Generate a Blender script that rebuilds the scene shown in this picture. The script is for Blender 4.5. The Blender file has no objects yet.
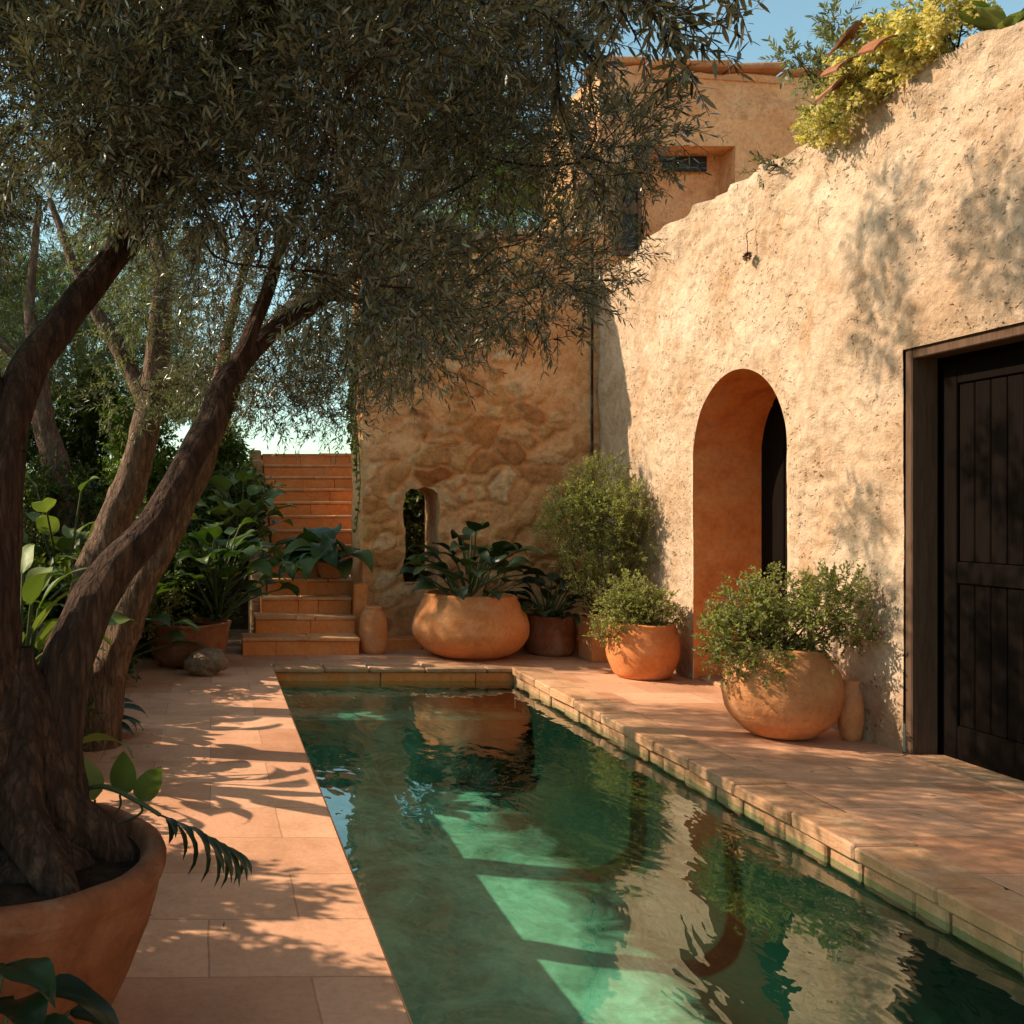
import bpy, math
import numpy as np
from mathutils import Vector

R = np.random.default_rng(11)
C = bpy.context.scene.collection
F_PX, VPX, HOR, EYE = 950.0, 212.0, 512.0, 1.4


def P(px, py, Y):
    """point at distance Y seen at picture position px, py from the camera's standpoint"""
    return np.array([(px - VPX) * Y / F_PX, Y, EYE - (py - HOR) * Y / F_PX])


# ------------------------------------------------------------------ noise
def _h(ix, iy, iz, s):
    n = (ix * 374761393 + iy * 668265263 + iz * 1274126177 + s * 974711) & 0xffffffff
    n = ((n ^ (n >> 13)) * 1274126177) & 0xffffffff
    n = n ^ (n >> 16)
    return (n & 0xffff) / 32767.5 - 1.0


def vn(p, s=0):
    p = np.asarray(p, float)
    i = np.floor(p).astype(np.int64)
    f = p - i
    f = f * f * (3 - 2 * f)
    x, y, z = i[:, 0], i[:, 1], i[:, 2]
    fx, fy, fz = f[:, 0], f[:, 1], f[:, 2]
    def l(a, b, t): return a + (b - a) * t
    c = [[[_h(x + a, y + b, z + d, s) for d in (0, 1)] for b in (0, 1)] for a in (0, 1)]
    return l(l(l(c[0][0][0], c[1][0][0], fx), l(c[0][1][0], c[1][1][0], fx), fy),
             l(l(c[0][0][1], c[1][0][1], fx), l(c[0][1][1], c[1][1][1], fx), fy), fz)


def fbm(p, s=0, o=3):
    p = np.asarray(p, float)
    t, a = 0, 1.0
    for k in range(o):
        t = t + a * vn(p * 2 ** k + 17.3 * k, s + k)
        a *= .5
    return t


def nrm(v):
    v = np.asarray(v, float)
    return v / np.maximum(np.linalg.norm(v, axis=-1, keepdims=True), 1e-9)


# ------------------------------------------------------------------ mesh builder
class MB:
    def __init__(self):
        self.V, self.F, self.n = [], {}, 0

    def add(self, V, faces):
        """faces: list of (n,k) index arrays"""
        V = np.asarray(V, float).reshape(-1, 3)
        for f in faces:
            f = np.asarray(f, np.int64)
            if f.size:
                self.F.setdefault(f.shape[1], []).append(f + self.n)
        self.V.append(V)
        self.n += len(V)
        return self

    def verts(self):
        return np.concatenate(self.V) if self.V else np.zeros((0, 3))

    def box(self, lo, hi):
        x0, y0, z0 = lo
        x1, y1, z1 = hi
        V = [(x0, y0, z0), (x1, y0, z0), (x1, y1, z0), (x0, y1, z0), (x0, y0, z1), (x1, y0, z1), (x1, y1, z1), (x0, y1, z1)]
        return self.add(V, [[(0, 3, 2, 1), (4, 5, 6, 7), (0, 1, 5, 4), (1, 2, 6, 5), (2, 3, 7, 6), (3, 0, 4, 7)]])

    def rbox(self, lo, hi, b=.012, jit=0.0, rng=R):
        """box with chamfered edges and slightly uneven corners"""
        lo, hi = np.array(lo, float), np.array(hi, float)
        V, idx = [], {}
        for cx in (0, 1):
            for cy in (0, 1):
                for cz in (0, 1):
                    c = np.array([cx, cy, cz])
                    p = np.where(c, hi, lo)
                    j = rng.uniform(-jit, jit, 3)
                    for a in range(3):
                        q = p + np.where(c, -b, b)
                        q[a] = p[a]
                        idx[(cx, cy, cz, a)] = len(V)
                        V.append(q + j)
        q4, t3 = [], []
        for a in range(3):
            o = [i for i in range(3) if i != a]
            for s in (0, 1):
                ring = []
                for (u, w) in ((0, 0), (1, 0), (1, 1), (0, 1)):
                    c = [0, 0, 0]; c[a] = s; c[o[0]] = u; c[o[1]] = w
                    ring.append(idx[(*c, a)])
                if (a == 1) ^ (s == 0): ring = ring[::-1]
                q4.append(ring)
        for a in range(3):
            o = [i for i in range(3) if i != a]
            for u in (0, 1):
                for w in (0, 1):
                    c0 = [0, 0, 0]; c0[o[0]] = u; c0[o[1]] = w
                    c1 = list(c0); c1[a] = 1
                    q4.append([idx[(*c0, o[0])], idx[(*c1, o[0])], idx[(*c1, o[1])], idx[(*c0, o[1])]])
        for cx in (0, 1):
            for cy in (0, 1):
                for cz in (0, 1):
                    t3.append([idx[(cx, cy, cz, a)] for a in range(3)])
        return self.add(V, [q4, t3])

    def grid(self, G, close_u=False):
        """G (nu,nv,3) of points"""
        G = np.asarray(G, float)
        nu, nv = G.shape[:2]
        I = np.arange(nu * nv).reshape(nu, nv)
        if close_u:
            I = np.vstack([I, I[:1]])
        q = np.stack([I[:-1, :-1], I[1:, :-1], I[1:, 1:], I[:-1, 1:]], -1).reshape(-1, 4)
        return self.add(G.reshape(-1, 3), [q])

    def tube(self, pts, rad, seg=8, rough=0.0, freq=6, seed=0, cap=True):
        pts, rad = np.asarray(pts, float), np.asarray(rad, float)
        T = nrm(np.gradient(pts, axis=0))
        up = np.array([0, 1, 0.]) if abs(T[0][1]) < .8 else np.array([1., 0, 0])
        N = [nrm(np.cross(T[0], up))]
        for k in range(1, len(pts)):
            n = N[-1] - T[k] * np.dot(N[-1], T[k])
            N.append(nrm(n))
        N = np.array(N)
        B = np.cross(T, N)
        a = np.linspace(0, 2 * np.pi, seg, endpoint=False)
        ring = np.cos(a)[None, :, None] * N[:, None, :] + np.sin(a)[None, :, None] * B[:, None, :]
        r = rad[:, None] * np.ones((1, seg))
        if rough:
            s = np.r_[0, np.cumsum(np.linalg.norm(np.diff(pts, axis=0), axis=1))]
            q = np.stack([np.cos(a)[None, :] * freq * .33 + 0 * s[:, None], np.sin(a)[None, :] * freq * .33 + 0 * s[:, None],
                          s[:, None] * 3.2 + 0 * a[None, :]], -1).reshape(-1, 3)
            q2 = np.stack([np.cos(a)[None, :] * freq + 0 * s[:, None], np.sin(a)[None, :] * freq + 0 * s[:, None],
                           s[:, None] * 8 + 0 * a[None, :]], -1).reshape(-1, 3)
            r = r * (1 + rough * (fbm(q, seed, 2) + .5 * fbm(q2, seed + 9, 2)).reshape(len(pts), seg))
        G = pts[:, None, :] + ring * r[:, :, None]
        n0 = self.n
        self.grid(np.transpose(G, (1, 0, 2)), close_u=True)
        return self

    def build(self, name, mat, parent=None, smooth=False):
        V = self.verts().copy()
        root = parent
        while root is not None and root.parent is not None:
            root = root.parent
        if root is not None:
            V -= np.array(root.location)
        me = bpy.data.meshes.new(name)
        me.vertices.add(len(V))
        me.vertices.foreach_set('co', V.astype(np.float32).ravel())
        L, S, n = [], [], 0
        for k, fs in self.F.items():
            f = np.concatenate(fs)
            L.append(f.ravel())
            S.append(n + np.arange(len(f)) * k)
            n += f.size
        L = np.concatenate(L).astype(np.int32)
        S = np.concatenate(S).astype(np.int32)
        me.loops.add(len(L))
        me.loops.foreach_set('vertex_index', L)
        me.polygons.add(len(S))
        me.polygons.foreach_set('loop_start', S)
        me.polygons.foreach_set('use_smooth', np.full(len(S), bool(smooth)))
        me.update(calc_edges=True)
        me.materials.append(mat)
        o = bpy.data.objects.new(name, me)
        C.objects.link(o)
        if parent is not None:
            o.parent = parent
        return o


def curve(pts, n=24):
    """Catmull-Rom through rows (any number of columns)"""
    p = np.asarray(pts, float)
    p = np.vstack([2 * p[0] - p[1], p, 2 * p[-1] - p[-2]])
    out = []
    m = len(p) - 3
    for t in np.linspace(0, m - 1e-6, n):
        i = int(t); f = t - i
        a, b, c, d = p[i:i + 4]
        out.append(.5 * (2 * b + (c - a) * f + (2 * a - 5 * b + 4 * c - d) * f * f + (3 * b - a - 3 * c + d) * f ** 3))
    return np.array(out)


def thing(name, label, cat, loc, group=None):
    o = bpy.data.objects.new(name, None)
    C.objects.link(o)
    o.location = loc
    o.empty_display_size = .1
    return tag(o, label, cat, group)


def tag(o, label, cat, group=None):
    o['label'] = label
    o['category'] = cat
    if group: o['group'] = group
    return o


def struct(o):
    o['kind'] = 'structure'
    return o


# ------------------------------------------------------------------ materials
class NT:
    def __init__(self, name):
        self.m = bpy.data.materials.new(name)
        self.m.use_nodes = True
        self.t = self.m.node_tree
        self.t.nodes.clear()
        self.out = self.t.nodes.new('ShaderNodeOutputMaterial')

    def n(self, typ, **kw):
        nd = self.t.nodes.new(typ)
        for k, v in kw.items():
            if k.startswith('i_'):
                key = k[2:]
                key = int(key) if key.isdigit() else key.replace('_', ' ')
                nd.inputs[key].default_value = v
            else:
                setattr(nd, k, v)
        return nd

    def l(self, a, b):
        self.t.links.new(a, b)

    def coord(self, scale=(1, 1, 1)):
        tc = self.n('ShaderNodeNewGeometry')
        mp = self.n('ShaderNodeMapping')
        mp.inputs['Scale'].default_value = scale
        self.l(tc.outputs['Position'], mp.inputs['Vector'])
        return mp.outputs['Vector']

    def noise(self, vec, scale, detail=6, rough=.6, dist=0):
        nd = self.n('ShaderNodeTexNoise', i_Scale=scale, i_Detail=detail, i_Roughness=rough, i_Distortion=dist)
        self.l(vec, nd.inputs['Vector'])
        return nd.outputs['Fac']

    def ramp(self, fac, stops):
        nd = self.n('ShaderNodeValToRGB')
        el = nd.color_ramp.elements
        while len(el) < len(stops): el.new(.5)
        for e, (p, c) in zip(el, stops):
            e.position = p
            e.color = (*c, 1) if isinstance(c, (tuple, list)) else (c, c, c, 1)
        self.l(fac, nd.inputs['Fac'])
        return nd.outputs['Color']

    def mix(self, fac, a, b, blend='MIX'):
        nd = self.n('ShaderNodeMix', data_type='RGBA', blend_type=blend)
        for s, v in ((nd.inputs[0], fac), (nd.inputs[6], a), (nd.inputs[7], b)):
            if isinstance(v, (int, float)): s.default_value = v
            elif isinstance(v, (tuple, list)): s.default_value = (*v, 1)
            else: self.l(v, s)
        return nd.outputs[2]

    def math(self, op, a, b=0.0, c=None):
        nd = self.n('ShaderNodeMath', operation=op)
        for i, v in enumerate((a, b) if c is None else (a, b, c)):
            if isinstance(v, (int, float)): nd.inputs[i].default_value = v
            else: self.l(v, nd.inputs[i])
        return nd.outputs[0]

    def bump(self, h, strength=.5, dist=.02, normal=None):
        nd = self.n('ShaderNodeBump', i_Strength=strength, i_Distance=dist)
        self.l(h, nd.inputs['Height'])
        if normal is not None: self.l(normal, nd.inputs['Normal'])
        return nd.outputs['Normal']

    def bsdf(self, col, rough=.8, normal=None, spec=.3, **kw):
        b = self.n('ShaderNodeBsdfPrincipled')
        for k, v in (('Base Color', col), ('Roughness', rough), ('Specular IOR Level', spec)):
            if isinstance(v, (int, float)): b.inputs[k].default_value = v
            elif isinstance(v, (tuple, list)): b.inputs[k].default_value = (*v, 1)
            else: self.l(v, b.inputs[k])
        if normal is not None: self.l(normal, b.inputs['Normal'])
        return b

    def done(self, sh):
        self.l(sh if not hasattr(sh, 'outputs') else sh.outputs[0], self.out.inputs['Surface'])
        return self.m


def m_plaster(name, cols, pit=1.0, stain=(.36, .2, .11), stones=0.0, stone_cols=None, scale=1.0, streak=False):
    t = NT(name)
    v = t.coord((scale,) * 3)
    base = t.ramp(t.noise(v, 1.3, 8, .65, .4), [(.3, cols[0]), (.48, cols[1]), (.68, cols[2])])
    fine = t.noise(v, 16, 6, .7)
    base = t.mix(.55, base, t.ramp(fine, [(.3, (.55, .5, .46)), (.52, (1, 1, 1)), (.75, (1.15, 1.12, 1.08))]), 'MULTIPLY')
    st = t.ramp(t.noise(v, 2.6, 5, .6, .8), [(.55, 0.0), (.72, 1.0)])
    base = t.mix(t.math('MULTIPLY', st, .7), base, stain)
    if streak:
        vs_ = t.coord((3.2, 3.2, .28))
        sk_ = t.ramp(t.noise(vs_, 1.6, 6, .65, .4), [(.52, 0.0), (.74, .5)])
        base = t.mix(sk_, base, (.40, .25, .15))
        sp_ = t.n('ShaderNodeSeparateXYZ'); t.l(v, sp_.inputs[0])
        low = t.math('ADD', sp_.outputs[2], t.math('MULTIPLY', t.noise(v, 3.5, 6, .65), .9))
        base = t.mix(t.ramp(low, [(.42, .65), (.85, 0.0)]), base, (.34, .19, .10))
    hgt = t.math('MULTIPLY', t.noise(v, 7, 8, .68), 1.0)
    pits = t.n('ShaderNodeTexVoronoi', i_Scale=22.0, i_Randomness=1.0)
    wv = t.n('ShaderNodeVectorMath', operation='ADD')
    nz = t.n('ShaderNodeTexNoise', i_Scale=9.0, i_Detail=4.0)
    t.l(v, nz.inputs['Vector'])
    sc = t.n('ShaderNodeVectorMath', operation='SCALE', i_Scale=.16)
    t.l(nz.outputs['Color'], sc.inputs[0])
    t.l(v, wv.inputs[0]); t.l(sc.outputs[0], wv.inputs[1])
    t.l(wv.outputs[0], pits.inputs['Vector'])
    pm = t.ramp(pits.outputs['Distance'], [(.06, 0.0), (.3, 1.0)])
    gate = t.ramp(t.noise(v, 3.1, 3), [(.42, 0.0), (.55, 1.0)])
    pm2 = t.mix(gate, 1.0, pm) if False else t.math('SUBTRACT', 1.0, t.math('MULTIPLY', gate, t.math('SUBTRACT', 1.0, pm)))
    base = t.mix(t.math('MULTIPLY', t.math('SUBTRACT', 1.0, pm2), .45 * pit), base, (.24, .13, .07))
    nb = t.bump(hgt, .9, .05)
    nb = t.bump(fine, .6, .012, nb)
    nb = t.bump(pm2, .8 * pit, .02, nb)
    if stones:
        vs = t.n('ShaderNodeTexVoronoi', feature='DISTANCE_TO_EDGE', i_Scale=3.4)
        vc = t.n('ShaderNodeTexVoronoi', feature='F1', i_Scale=3.4)
        mp = t.n('ShaderNodeMapping'); mp.inputs['Scale'].default_value = (.8, .8, 1.25)
        sc2 = t.n('ShaderNodeVectorMath', operation='SCALE', i_Scale=.22)
        nz2 = t.n('ShaderNodeTexNoise', i_Scale=4.0, i_Detail=5.0); t.l(v, nz2.inputs['Vector'])
        t.l(nz2.outputs['Color'], sc2.inputs[0])
        ad = t.n('ShaderNodeVectorMath', operation='ADD'); t.l(v, ad.inputs[0]); t.l(sc2.outputs[0], ad.inputs[1])
        t.l(ad.outputs[0], mp.inputs['Vector'])
        t.l(mp.outputs[0], vs.inputs['Vector']); t.l(mp.outputs[0], vc.inputs['Vector'])
        edge = t.ramp(vs.outputs['Distance'], [(.02, 0.0), (.09, 1.0)])
        sep = t.n('ShaderNodeSeparateColor'); t.l(vc.outputs['Color'], sep.inputs[0])
        scol = t.ramp(sep.outputs[0], [(.1, stone_cols[0]), (.4, stone_cols[1]), (.7, stone_cols[2]), (.95, stone_cols[3])])
        scol = t.mix(.6, scol, t.ramp(t.noise(v, 11, 6, .7), [(.3, (.45, .4, .36)), (.6, (1.1, 1.05, 1))]), 'MULTIPLY')
        show = t.ramp(t.noise(v, .9, 4, .6), [(.42, .0), (.62, 1.0)])
        f = t.math('MULTIPLY', t.math('MULTIPLY', edge, show), stones)
        vis = t.ramp(sep.outputs[1], [(.25, .15), (.5, 1.0)])
        base = t.mix(t.math('MULTIPLY', f, vis), base, scol)
        nb = t.bump(f, .8, .035, nb)
    return t.done(t.bsdf(base, .92, nb, .12))


def m_rubble():
    t = NT('rubble_stone_wall')
    v = t.coord()
    base = t.ramp(t.noise(v, 1.4, 8, .65, .4), [(.3, (.66, .29, .115)), (.5, (.82, .41, .18)), (.7, (.87, .53, .275))])
    at = t.n('ShaderNodeAttribute', attribute_name='stone')
    sp = t.n('ShaderNodeSeparateXYZ'); t.l(at.outputs['Vector'], sp.inputs[0])
    sc_ = t.ramp(sp.outputs[0], [(.05, (.40, .15, .05)), (.25, (.68, .36, .14)), (.45, (.56, .24, .08)), (.62, (.80, .53, .29)), (.8, (.46, .19, .07)), (.97, (.74, .42, .18))])
    sc_ = t.mix(.8, sc_, t.ramp(t.noise(v, 9, 7, .7, .5), [(.3, (.5, .44, .4)), (.5, (.95, .92, .9)), (.72, (1.25, 1.22, 1.15))]), 'MULTIPLY')
    base = t.mix(t.math('MULTIPLY', sp.outputs[1], 1.0), base, sc_)
    f = t.noise(v, 20, 7, .72)
    base = t.mix(.6, base, t.ramp(f, [(.3, (.5, .45, .4)), (.52, (1, 1, 1)), (.75, (1.15, 1.12, 1.08))]), 'MULTIPLY')
    nb = t.bump(t.noise(v, 8, 8, .7), .9, .045)
    nb = t.bump(f, .7, .014, nb)
    return t.done(t.bsdf(base, .93, nb, .12))


def m_tiles():
    t = NT('terracotta_paving')
    v = t.coord()
    br = t.n('ShaderNodeTexBrick', offset=.5, i_Scale=1.0, i_Mortar_Size=.004, i_Mortar_Smooth=.3, i_Bias=0.0, i_Brick_Width=.62, i_Row_Height=.41)
    br.inputs['Color1'].default_value = (.72, .39, .235, 1)
    br.inputs['Color2'].default_value = (.53, .25, .135, 1)
    br.inputs['Mortar'].default_value = (.43, .22, .12, 1)
    wob = t.n('ShaderNodeVectorMath', operation='ADD')
    nz = t.n('ShaderNodeTexNoise', i_Scale=3.0, i_Detail=3.0); t.l(v, nz.inputs['Vector'])
    sc = t.n('ShaderNodeVectorMath', operation='SCALE', i_Scale=.02); t.l(nz.outputs['Color'], sc.inputs[0])
    t.l(v, wob.inputs[0]); t.l(sc.outputs[0], wob.inputs[1])
    t.l(wob.outputs[0], br.inputs['Vector'])
    a = t.ramp(t.noise(v, 2.2, 8, .65, .3), [(.3, (.72, .66, .6)), (.5, (1, 1, 1)), (.7, (1.12, 1.14, 1.18))])
    col = t.mix(.8, br.outputs['Color'], a, 'MULTIPLY')
    sn = t.ramp(t.noise(v, 1.1, 7, .7, 1.2), [(.52, 0.0), (.7, .55)])
    col = t.mix(sn, col, (.42, .19, .095))
    f = t.noise(v, 38, 6, .7)
    col = t.mix(.5, col, t.ramp(f, [(.3, (.72, .68, .64)), (.55, (1, 1, 1))]), 'MULTIPLY')
    nb = t.bump(br.outputs['Fac'], -.35, .005)
    nb = t.bump(t.noise(v, 9, 6, .65), .5, .012, nb)
    nb = t.bump(f, .3, .004, nb)
    return t.done(t.bsdf(col, t.ramp(t.noise(v, 5, 5), [(.3, .55), (.7, .85)]), nb, .3))


def m_clay(name, c0, c1, c2, bump=.5, island=0.0, rough=.82, scale=1.0):
    t = NT(name)
    v = t.coord((scale,) * 3)
    col = t.ramp(t.noise(v, 4.5, 8, .65, .5), [(.3, c0), (.5, c1), (.7, c2)])
    f = t.noise(v, 30, 6, .7)
    col = t.mix(.5, col, t.ramp(f, [(.3, (.62, .58, .54)), (.55, (1, 1, 1)), (.8, (1.15, 1.15, 1.15))]), 'MULTIPLY')
    # whitish lime bloom in cloudy patches
    bl = t.ramp(t.noise(v, 2.4, 7, .7, .6), [(.52, 0.0), (.72, .38)])
    col = t.mix(bl, col, (.62, .45, .33))
    if island:
        g = t.n('ShaderNodeNewGeometry')
        col = t.mix(island, col, t.ramp(g.outputs['Random Per Island'], [(0, (.5, .42, .36)), (.4, (1, 1, 1)), (.7, (1.25, 1.2, 1.1)), (1, (.72, .78, .7))]), 'MULTIPLY')
    rg_ = t.coord((1.5, 1.5, 26))
    nb = t.bump(t.noise(rg_, 1.6, 3, .5), bump * .5, .012)
    nb = t.bump(t.noise(v, 8, 7, .65), bump, .02, nb)
    nb = t.bump(f, bump * .7, .006, nb)
    return t.done(t.bsdf(col, rough, nb, .25))


def m_bark(name='bark', c=((.035, .02, .014), (.1, .055, .035), (.19, .115, .075))):
    t = NT(name)
    v = t.coord((1, 1, .22))
    a = t.noise(v, 26, 8, .7, .6)
    col = t.ramp(a, [(.33, c[0]), (.5, c[1]), (.68, c[2])])
    vo = t.n('ShaderNodeTexVoronoi', feature='DISTANCE_TO_EDGE', i_Scale=30.0)
    nzb = t.n('ShaderNodeTexNoise', i_Scale=12.0, i_Detail=4.0); t.l(v, nzb.inputs['Vector'])
    scb = t.n('ShaderNodeVectorMath', operation='SCALE', i_Scale=.12); t.l(nzb.outputs['Color'], scb.inputs[0])
    adb = t.n('ShaderNodeVectorMath', operation='ADD'); t.l(v, adb.inputs[0]); t.l(scb.outputs[0], adb.inputs[1])
    t.l(adb.outputs[0], vo.inputs['Vector'])
    crack = t.ramp(vo.outputs['Distance'], [(.0, 0.0), (.16, 1.0)])
    col = t.mix(t.math('MULTIPLY', t.math('SUBTRACT', 1.0, crack), .55), col, c[0])
    w = t.coord()
    col = t.mix(.6, col, t.ramp(t.noise(w, 3.5, 5), [(.3, (.55, .5, .46)), (.6, (1.1, 1.05, 1))]), 'MULTIPLY')
    nb = t.bump(crack, .55, .012)
    nb = t.bump(a, .8, .02, nb)
    nb = t.bump(t.noise(w, 55, 5, .7), .5, .006, nb)
    return t.done(t.bsdf(col, .9, nb, .2))


def m_leaf(name, cols, back=None, trans=.25, rough=.45, spec=.4, tcol=None):
    t = NT(name)
    g = t.n('ShaderNodeNewGeometry')
    n = len(cols)
    col = t.ramp(g.outputs['Random Per Island'], [(i / (n - 1), c) for i, c in enumerate(cols)])
    v = t.coord()
    col = t.mix(.7, col, t.ramp(t.noise(v, 2.5, 4), [(.35, (.6, .62, .55)), (.6, (1.1, 1.1, 1.0))]), 'MULTIPLY')
    if back:
        col = t.mix(g.outputs['Backfacing'], col, back)
    nb = t.bump(t.noise(v, 30, 3), .25, .01)
    b = t.bsdf(col, rough, nb, spec)
    tr = t.n('ShaderNodeBsdfTranslucent')
    t.l(t.mix(1.0, col, tcol or (1.3, 1.5, .5), 'MULTIPLY'), tr.inputs['Color'])
    mx = t.n('ShaderNodeMixShader', i_0=trans)
    t.l(b.outputs[0], mx.inputs[1]); t.l(tr.outputs[0], mx.inputs[2])
    return t.done(mx)


def m_wood(name, c0, c1):
    t = NT(name)
    v = t.coord((8, 8, .7))
    a = t.noise(v, 4, 8, .65, 1.2)
    col = t.ramp(a, [(.3, c0), (.7, c1)])
    return t.done(t.bsdf(col, .85, t.bump(a, .4, .006), .04))


def m_soil(name, c0, c1):
    t = NT(name)
    v = t.coord()
    a = t.noise(v, 14, 9, .75)
    col = t.ramp(a, [(.35, c0), (.7, c1)])
    return t.done(t.bsdf(col, .95, t.bump(a, 1, .04), .1))


def m_water():
    t = NT('pool_water')
    v = t.coord((1, .55, 1))
    h = t.math('ADD', t.noise(v, 2.6, 3, .5, .8), t.math('MULTIPLY', t.noise(v, 9, 2, .5, .5), .16))
    nb = t.bump(h, .115, .10)
    lw = t.n('ShaderNodeLayerWeight', i_Blend=.5); t.l(nb, lw.inputs['Normal'])
    refl = t.math('ADD', t.math('MULTIPLY', t.math('POWER', lw.outputs['Facing'], 3.5), .92), .06)
    gl = t.n('ShaderNodeBsdfGlossy', i_Roughness=.015)
    gl.inputs['Color'].default_value = (.95, 1, .97, 1)
    t.l(nb, gl.inputs['Normal'])
    tr = t.n('ShaderNodeBsdfTransparent')
    tr.inputs['Color'].default_value = (.50, .85, .735, 1)
    mx = t.n('ShaderNodeMixShader')
    t.l(refl, mx.inputs[0]); t.l(tr.outputs[0], mx.inputs[1]); t.l(gl.outputs[0], mx.inputs[2])
    return t.done(mx)


def m_pool():
    t = NT('pool_plaster')
    v = t.coord()
    col = t.ramp(t.noise(v, 1.6, 7, .65, .8), [(.3, (.12, .20, .15)), (.46, (.30, .42, .33)), (.6, (.52, .64, .52))])
    col = t.mix(.5, col, t.ramp(t.noise(v, 9, 6, .7), [(.3, (.5, .5, .5)), (.6, (1.1, 1.1, 1.1))]), 'MULTIPLY')
    # darkening painted towards the right side to mute sun and trunk shadows, ragged edge
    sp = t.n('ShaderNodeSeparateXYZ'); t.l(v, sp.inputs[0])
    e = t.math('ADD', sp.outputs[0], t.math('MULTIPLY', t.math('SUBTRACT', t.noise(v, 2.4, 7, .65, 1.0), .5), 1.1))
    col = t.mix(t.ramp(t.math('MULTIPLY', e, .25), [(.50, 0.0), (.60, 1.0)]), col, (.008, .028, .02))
    return t.done(t.bsdf(col, .8, None, .2))


M = {}
M['wall'] = m_plaster('sunlit_rough_plaster', ((.44, .265, .15), (.60, .42, .285), (.69, .52, .38)), 1.0, (.46, .25, .12), streak=True)
M['back'] = m_plaster('rubble_plaster', ((.52, .30, .14), (.66, .40, .20), (.74, .50, .28)), .6, (.42, .19, .07), .9,
                      ((.34, .16, .07), (.58, .34, .16), (.74, .53, .33), (.44, .21, .09)))
M['upper'] = m_plaster('weathered_ochre_plaster', ((.60, .28, .13), (.74, .39, .19), (.81, .50, .28)), .8, (.48, .2, .09))
M['orange'] = m_clay('smooth_terracotta_plaster', (.66, .20, .052), (.84, .30, .085), (.88, .39, .14), .35)
M['tiles'] = m_tiles()
M['rubble'] = m_rubble()
M['steps'] = m_clay('terracotta_steps', (.72, .235, .065), (.80, .28, .08), (.82, .34, .115), .4, .14)
M['tread'] = m_clay('lit_terracotta_tread', (.58, .25, .10), (.74, .37, .17), (.8, .47, .26), .5, .25)  # lighter clay puts the light on the step edges into the colour
M['coping'] = m_clay('stone_coping', (.42, .205, .10), (.54, .295, .16), (.62, .375, .22), .8, .5)
M['pot'] = m_clay('terracotta_pot', (.54, .19, .065), (.65, .25, .085), (.69, .31, .125), .35)
M['pot_old'] = m_clay('aged_terracotta_pot', (.54, .20, .075), (.69, .285, .11), (.74, .36, .17), .7)
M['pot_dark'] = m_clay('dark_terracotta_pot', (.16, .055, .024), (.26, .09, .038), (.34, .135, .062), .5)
M['bark'] = m_bark('bark', ((.024, .013, .009), (.065, .034, .022), (.13, .075, .048)))
M['bark_pale'] = m_bark('pale_bark', ((.07, .04, .027), (.17, .1, .064), (.29, .19, .125)))
M['twig'] = m_bark('twig_bark', ((.03, .02, .014), (.07, .045, .03), (.13, .09, .06)))
M['olive'] = m_leaf('olive_leaf', ((.022, .028, .015), (.05, .058, .031), (.10, .106, .06), (.27, .265, .18)), (.17, .168, .12), .22, .28, .75, (1.25, 1.25, .45))
M['olive_pale'] = m_leaf('pale_olive_leaf', ((.06, .075, .03), (.1, .115, .05), (.15, .15, .07), (.2, .19, .1)), (.2, .2, .13), .3, .45, .4)  # paler olive leaf tones
M['shrub'] = m_leaf('shrub_leaf', ((.14, .15, .05), (.23, .23, .085), (.32, .3, .12), (.4, .37, .18)), (.3, .29, .15), .5, .5, .25)
M['garden'] = m_leaf('garden_leaf', ((.025, .045, .011), (.055, .085, .02), (.1, .125, .03), (.16, .175, .045)), None, .35, .42, .4)
M['bright'] = m_leaf('bright_leaf', ((.07, .12, .02), (.13, .19, .035), (.2, .25, .055)), None, .45, .45, .35)
M['bigleaf'] = m_leaf('large_glossy_leaf', ((.03, .06, .014), (.055, .09, .022), (.09, .13, .03)), None, .28, .45, .3)
M['paleleaf'] = m_leaf('pale_large_leaf', ((.10, .14, .035), (.16, .19, .055), (.22, .25, .09)), None, .24, .5, .3)
M['darkleaf'] = m_leaf('dark_glossy_leaf', ((.014, .028, .010), (.024, .045, .016), (.04, .065, .024)), None, .15, .38, .4)
M['crest'] = m_leaf('yellow_green_leaf', ((.12, .14, .04), (.25, .24, .07), (.42, .36, .14)), None, .4, .5, .25)
M['yellow'] = m_leaf('yellow_blossom', ((.66, .48, .17), (.76, .6, .28), (.8, .7, .42), (.52, .44, .18)), None, .35, .6, .2)
M['door'] = m_wood('dark_door_wood', (.006, .004, .003), (.010, .0065, .005))
M['frame'] = m_wood('brown_frame_wood', (.09, .05, .033), (.16, .095, .062))
M['soil'] = m_soil('garden_soil', (.03, .018, .011), (.11, .065, .038))
M['dry'] = m_soil('dry_ground', (.2, .12, .07), (.36, .23, .14))
M['water'] = m_water()
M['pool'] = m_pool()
M['pool_tile'] = m_clay('dark_green_pool_tile', (.006, .018, .012), (.012, .03, .021), (.022, .045, .032), .3)
M['iron'] = m_clay('dark_iron', (.012, .01, .009), (.02, .017, .014), (.03, .024, .02), .2)
M['glass'] = (lambda t: t.done(t.bsdf((.012, .012, .012), .35, None, .25)))(NT('dark_window_glass'))
M['rock'] = m_clay('lichen_rock', (.12, .075, .045), (.24, .16, .1), (.4, .3, .19), 1.0, 0, .9, 2.5)

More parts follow.
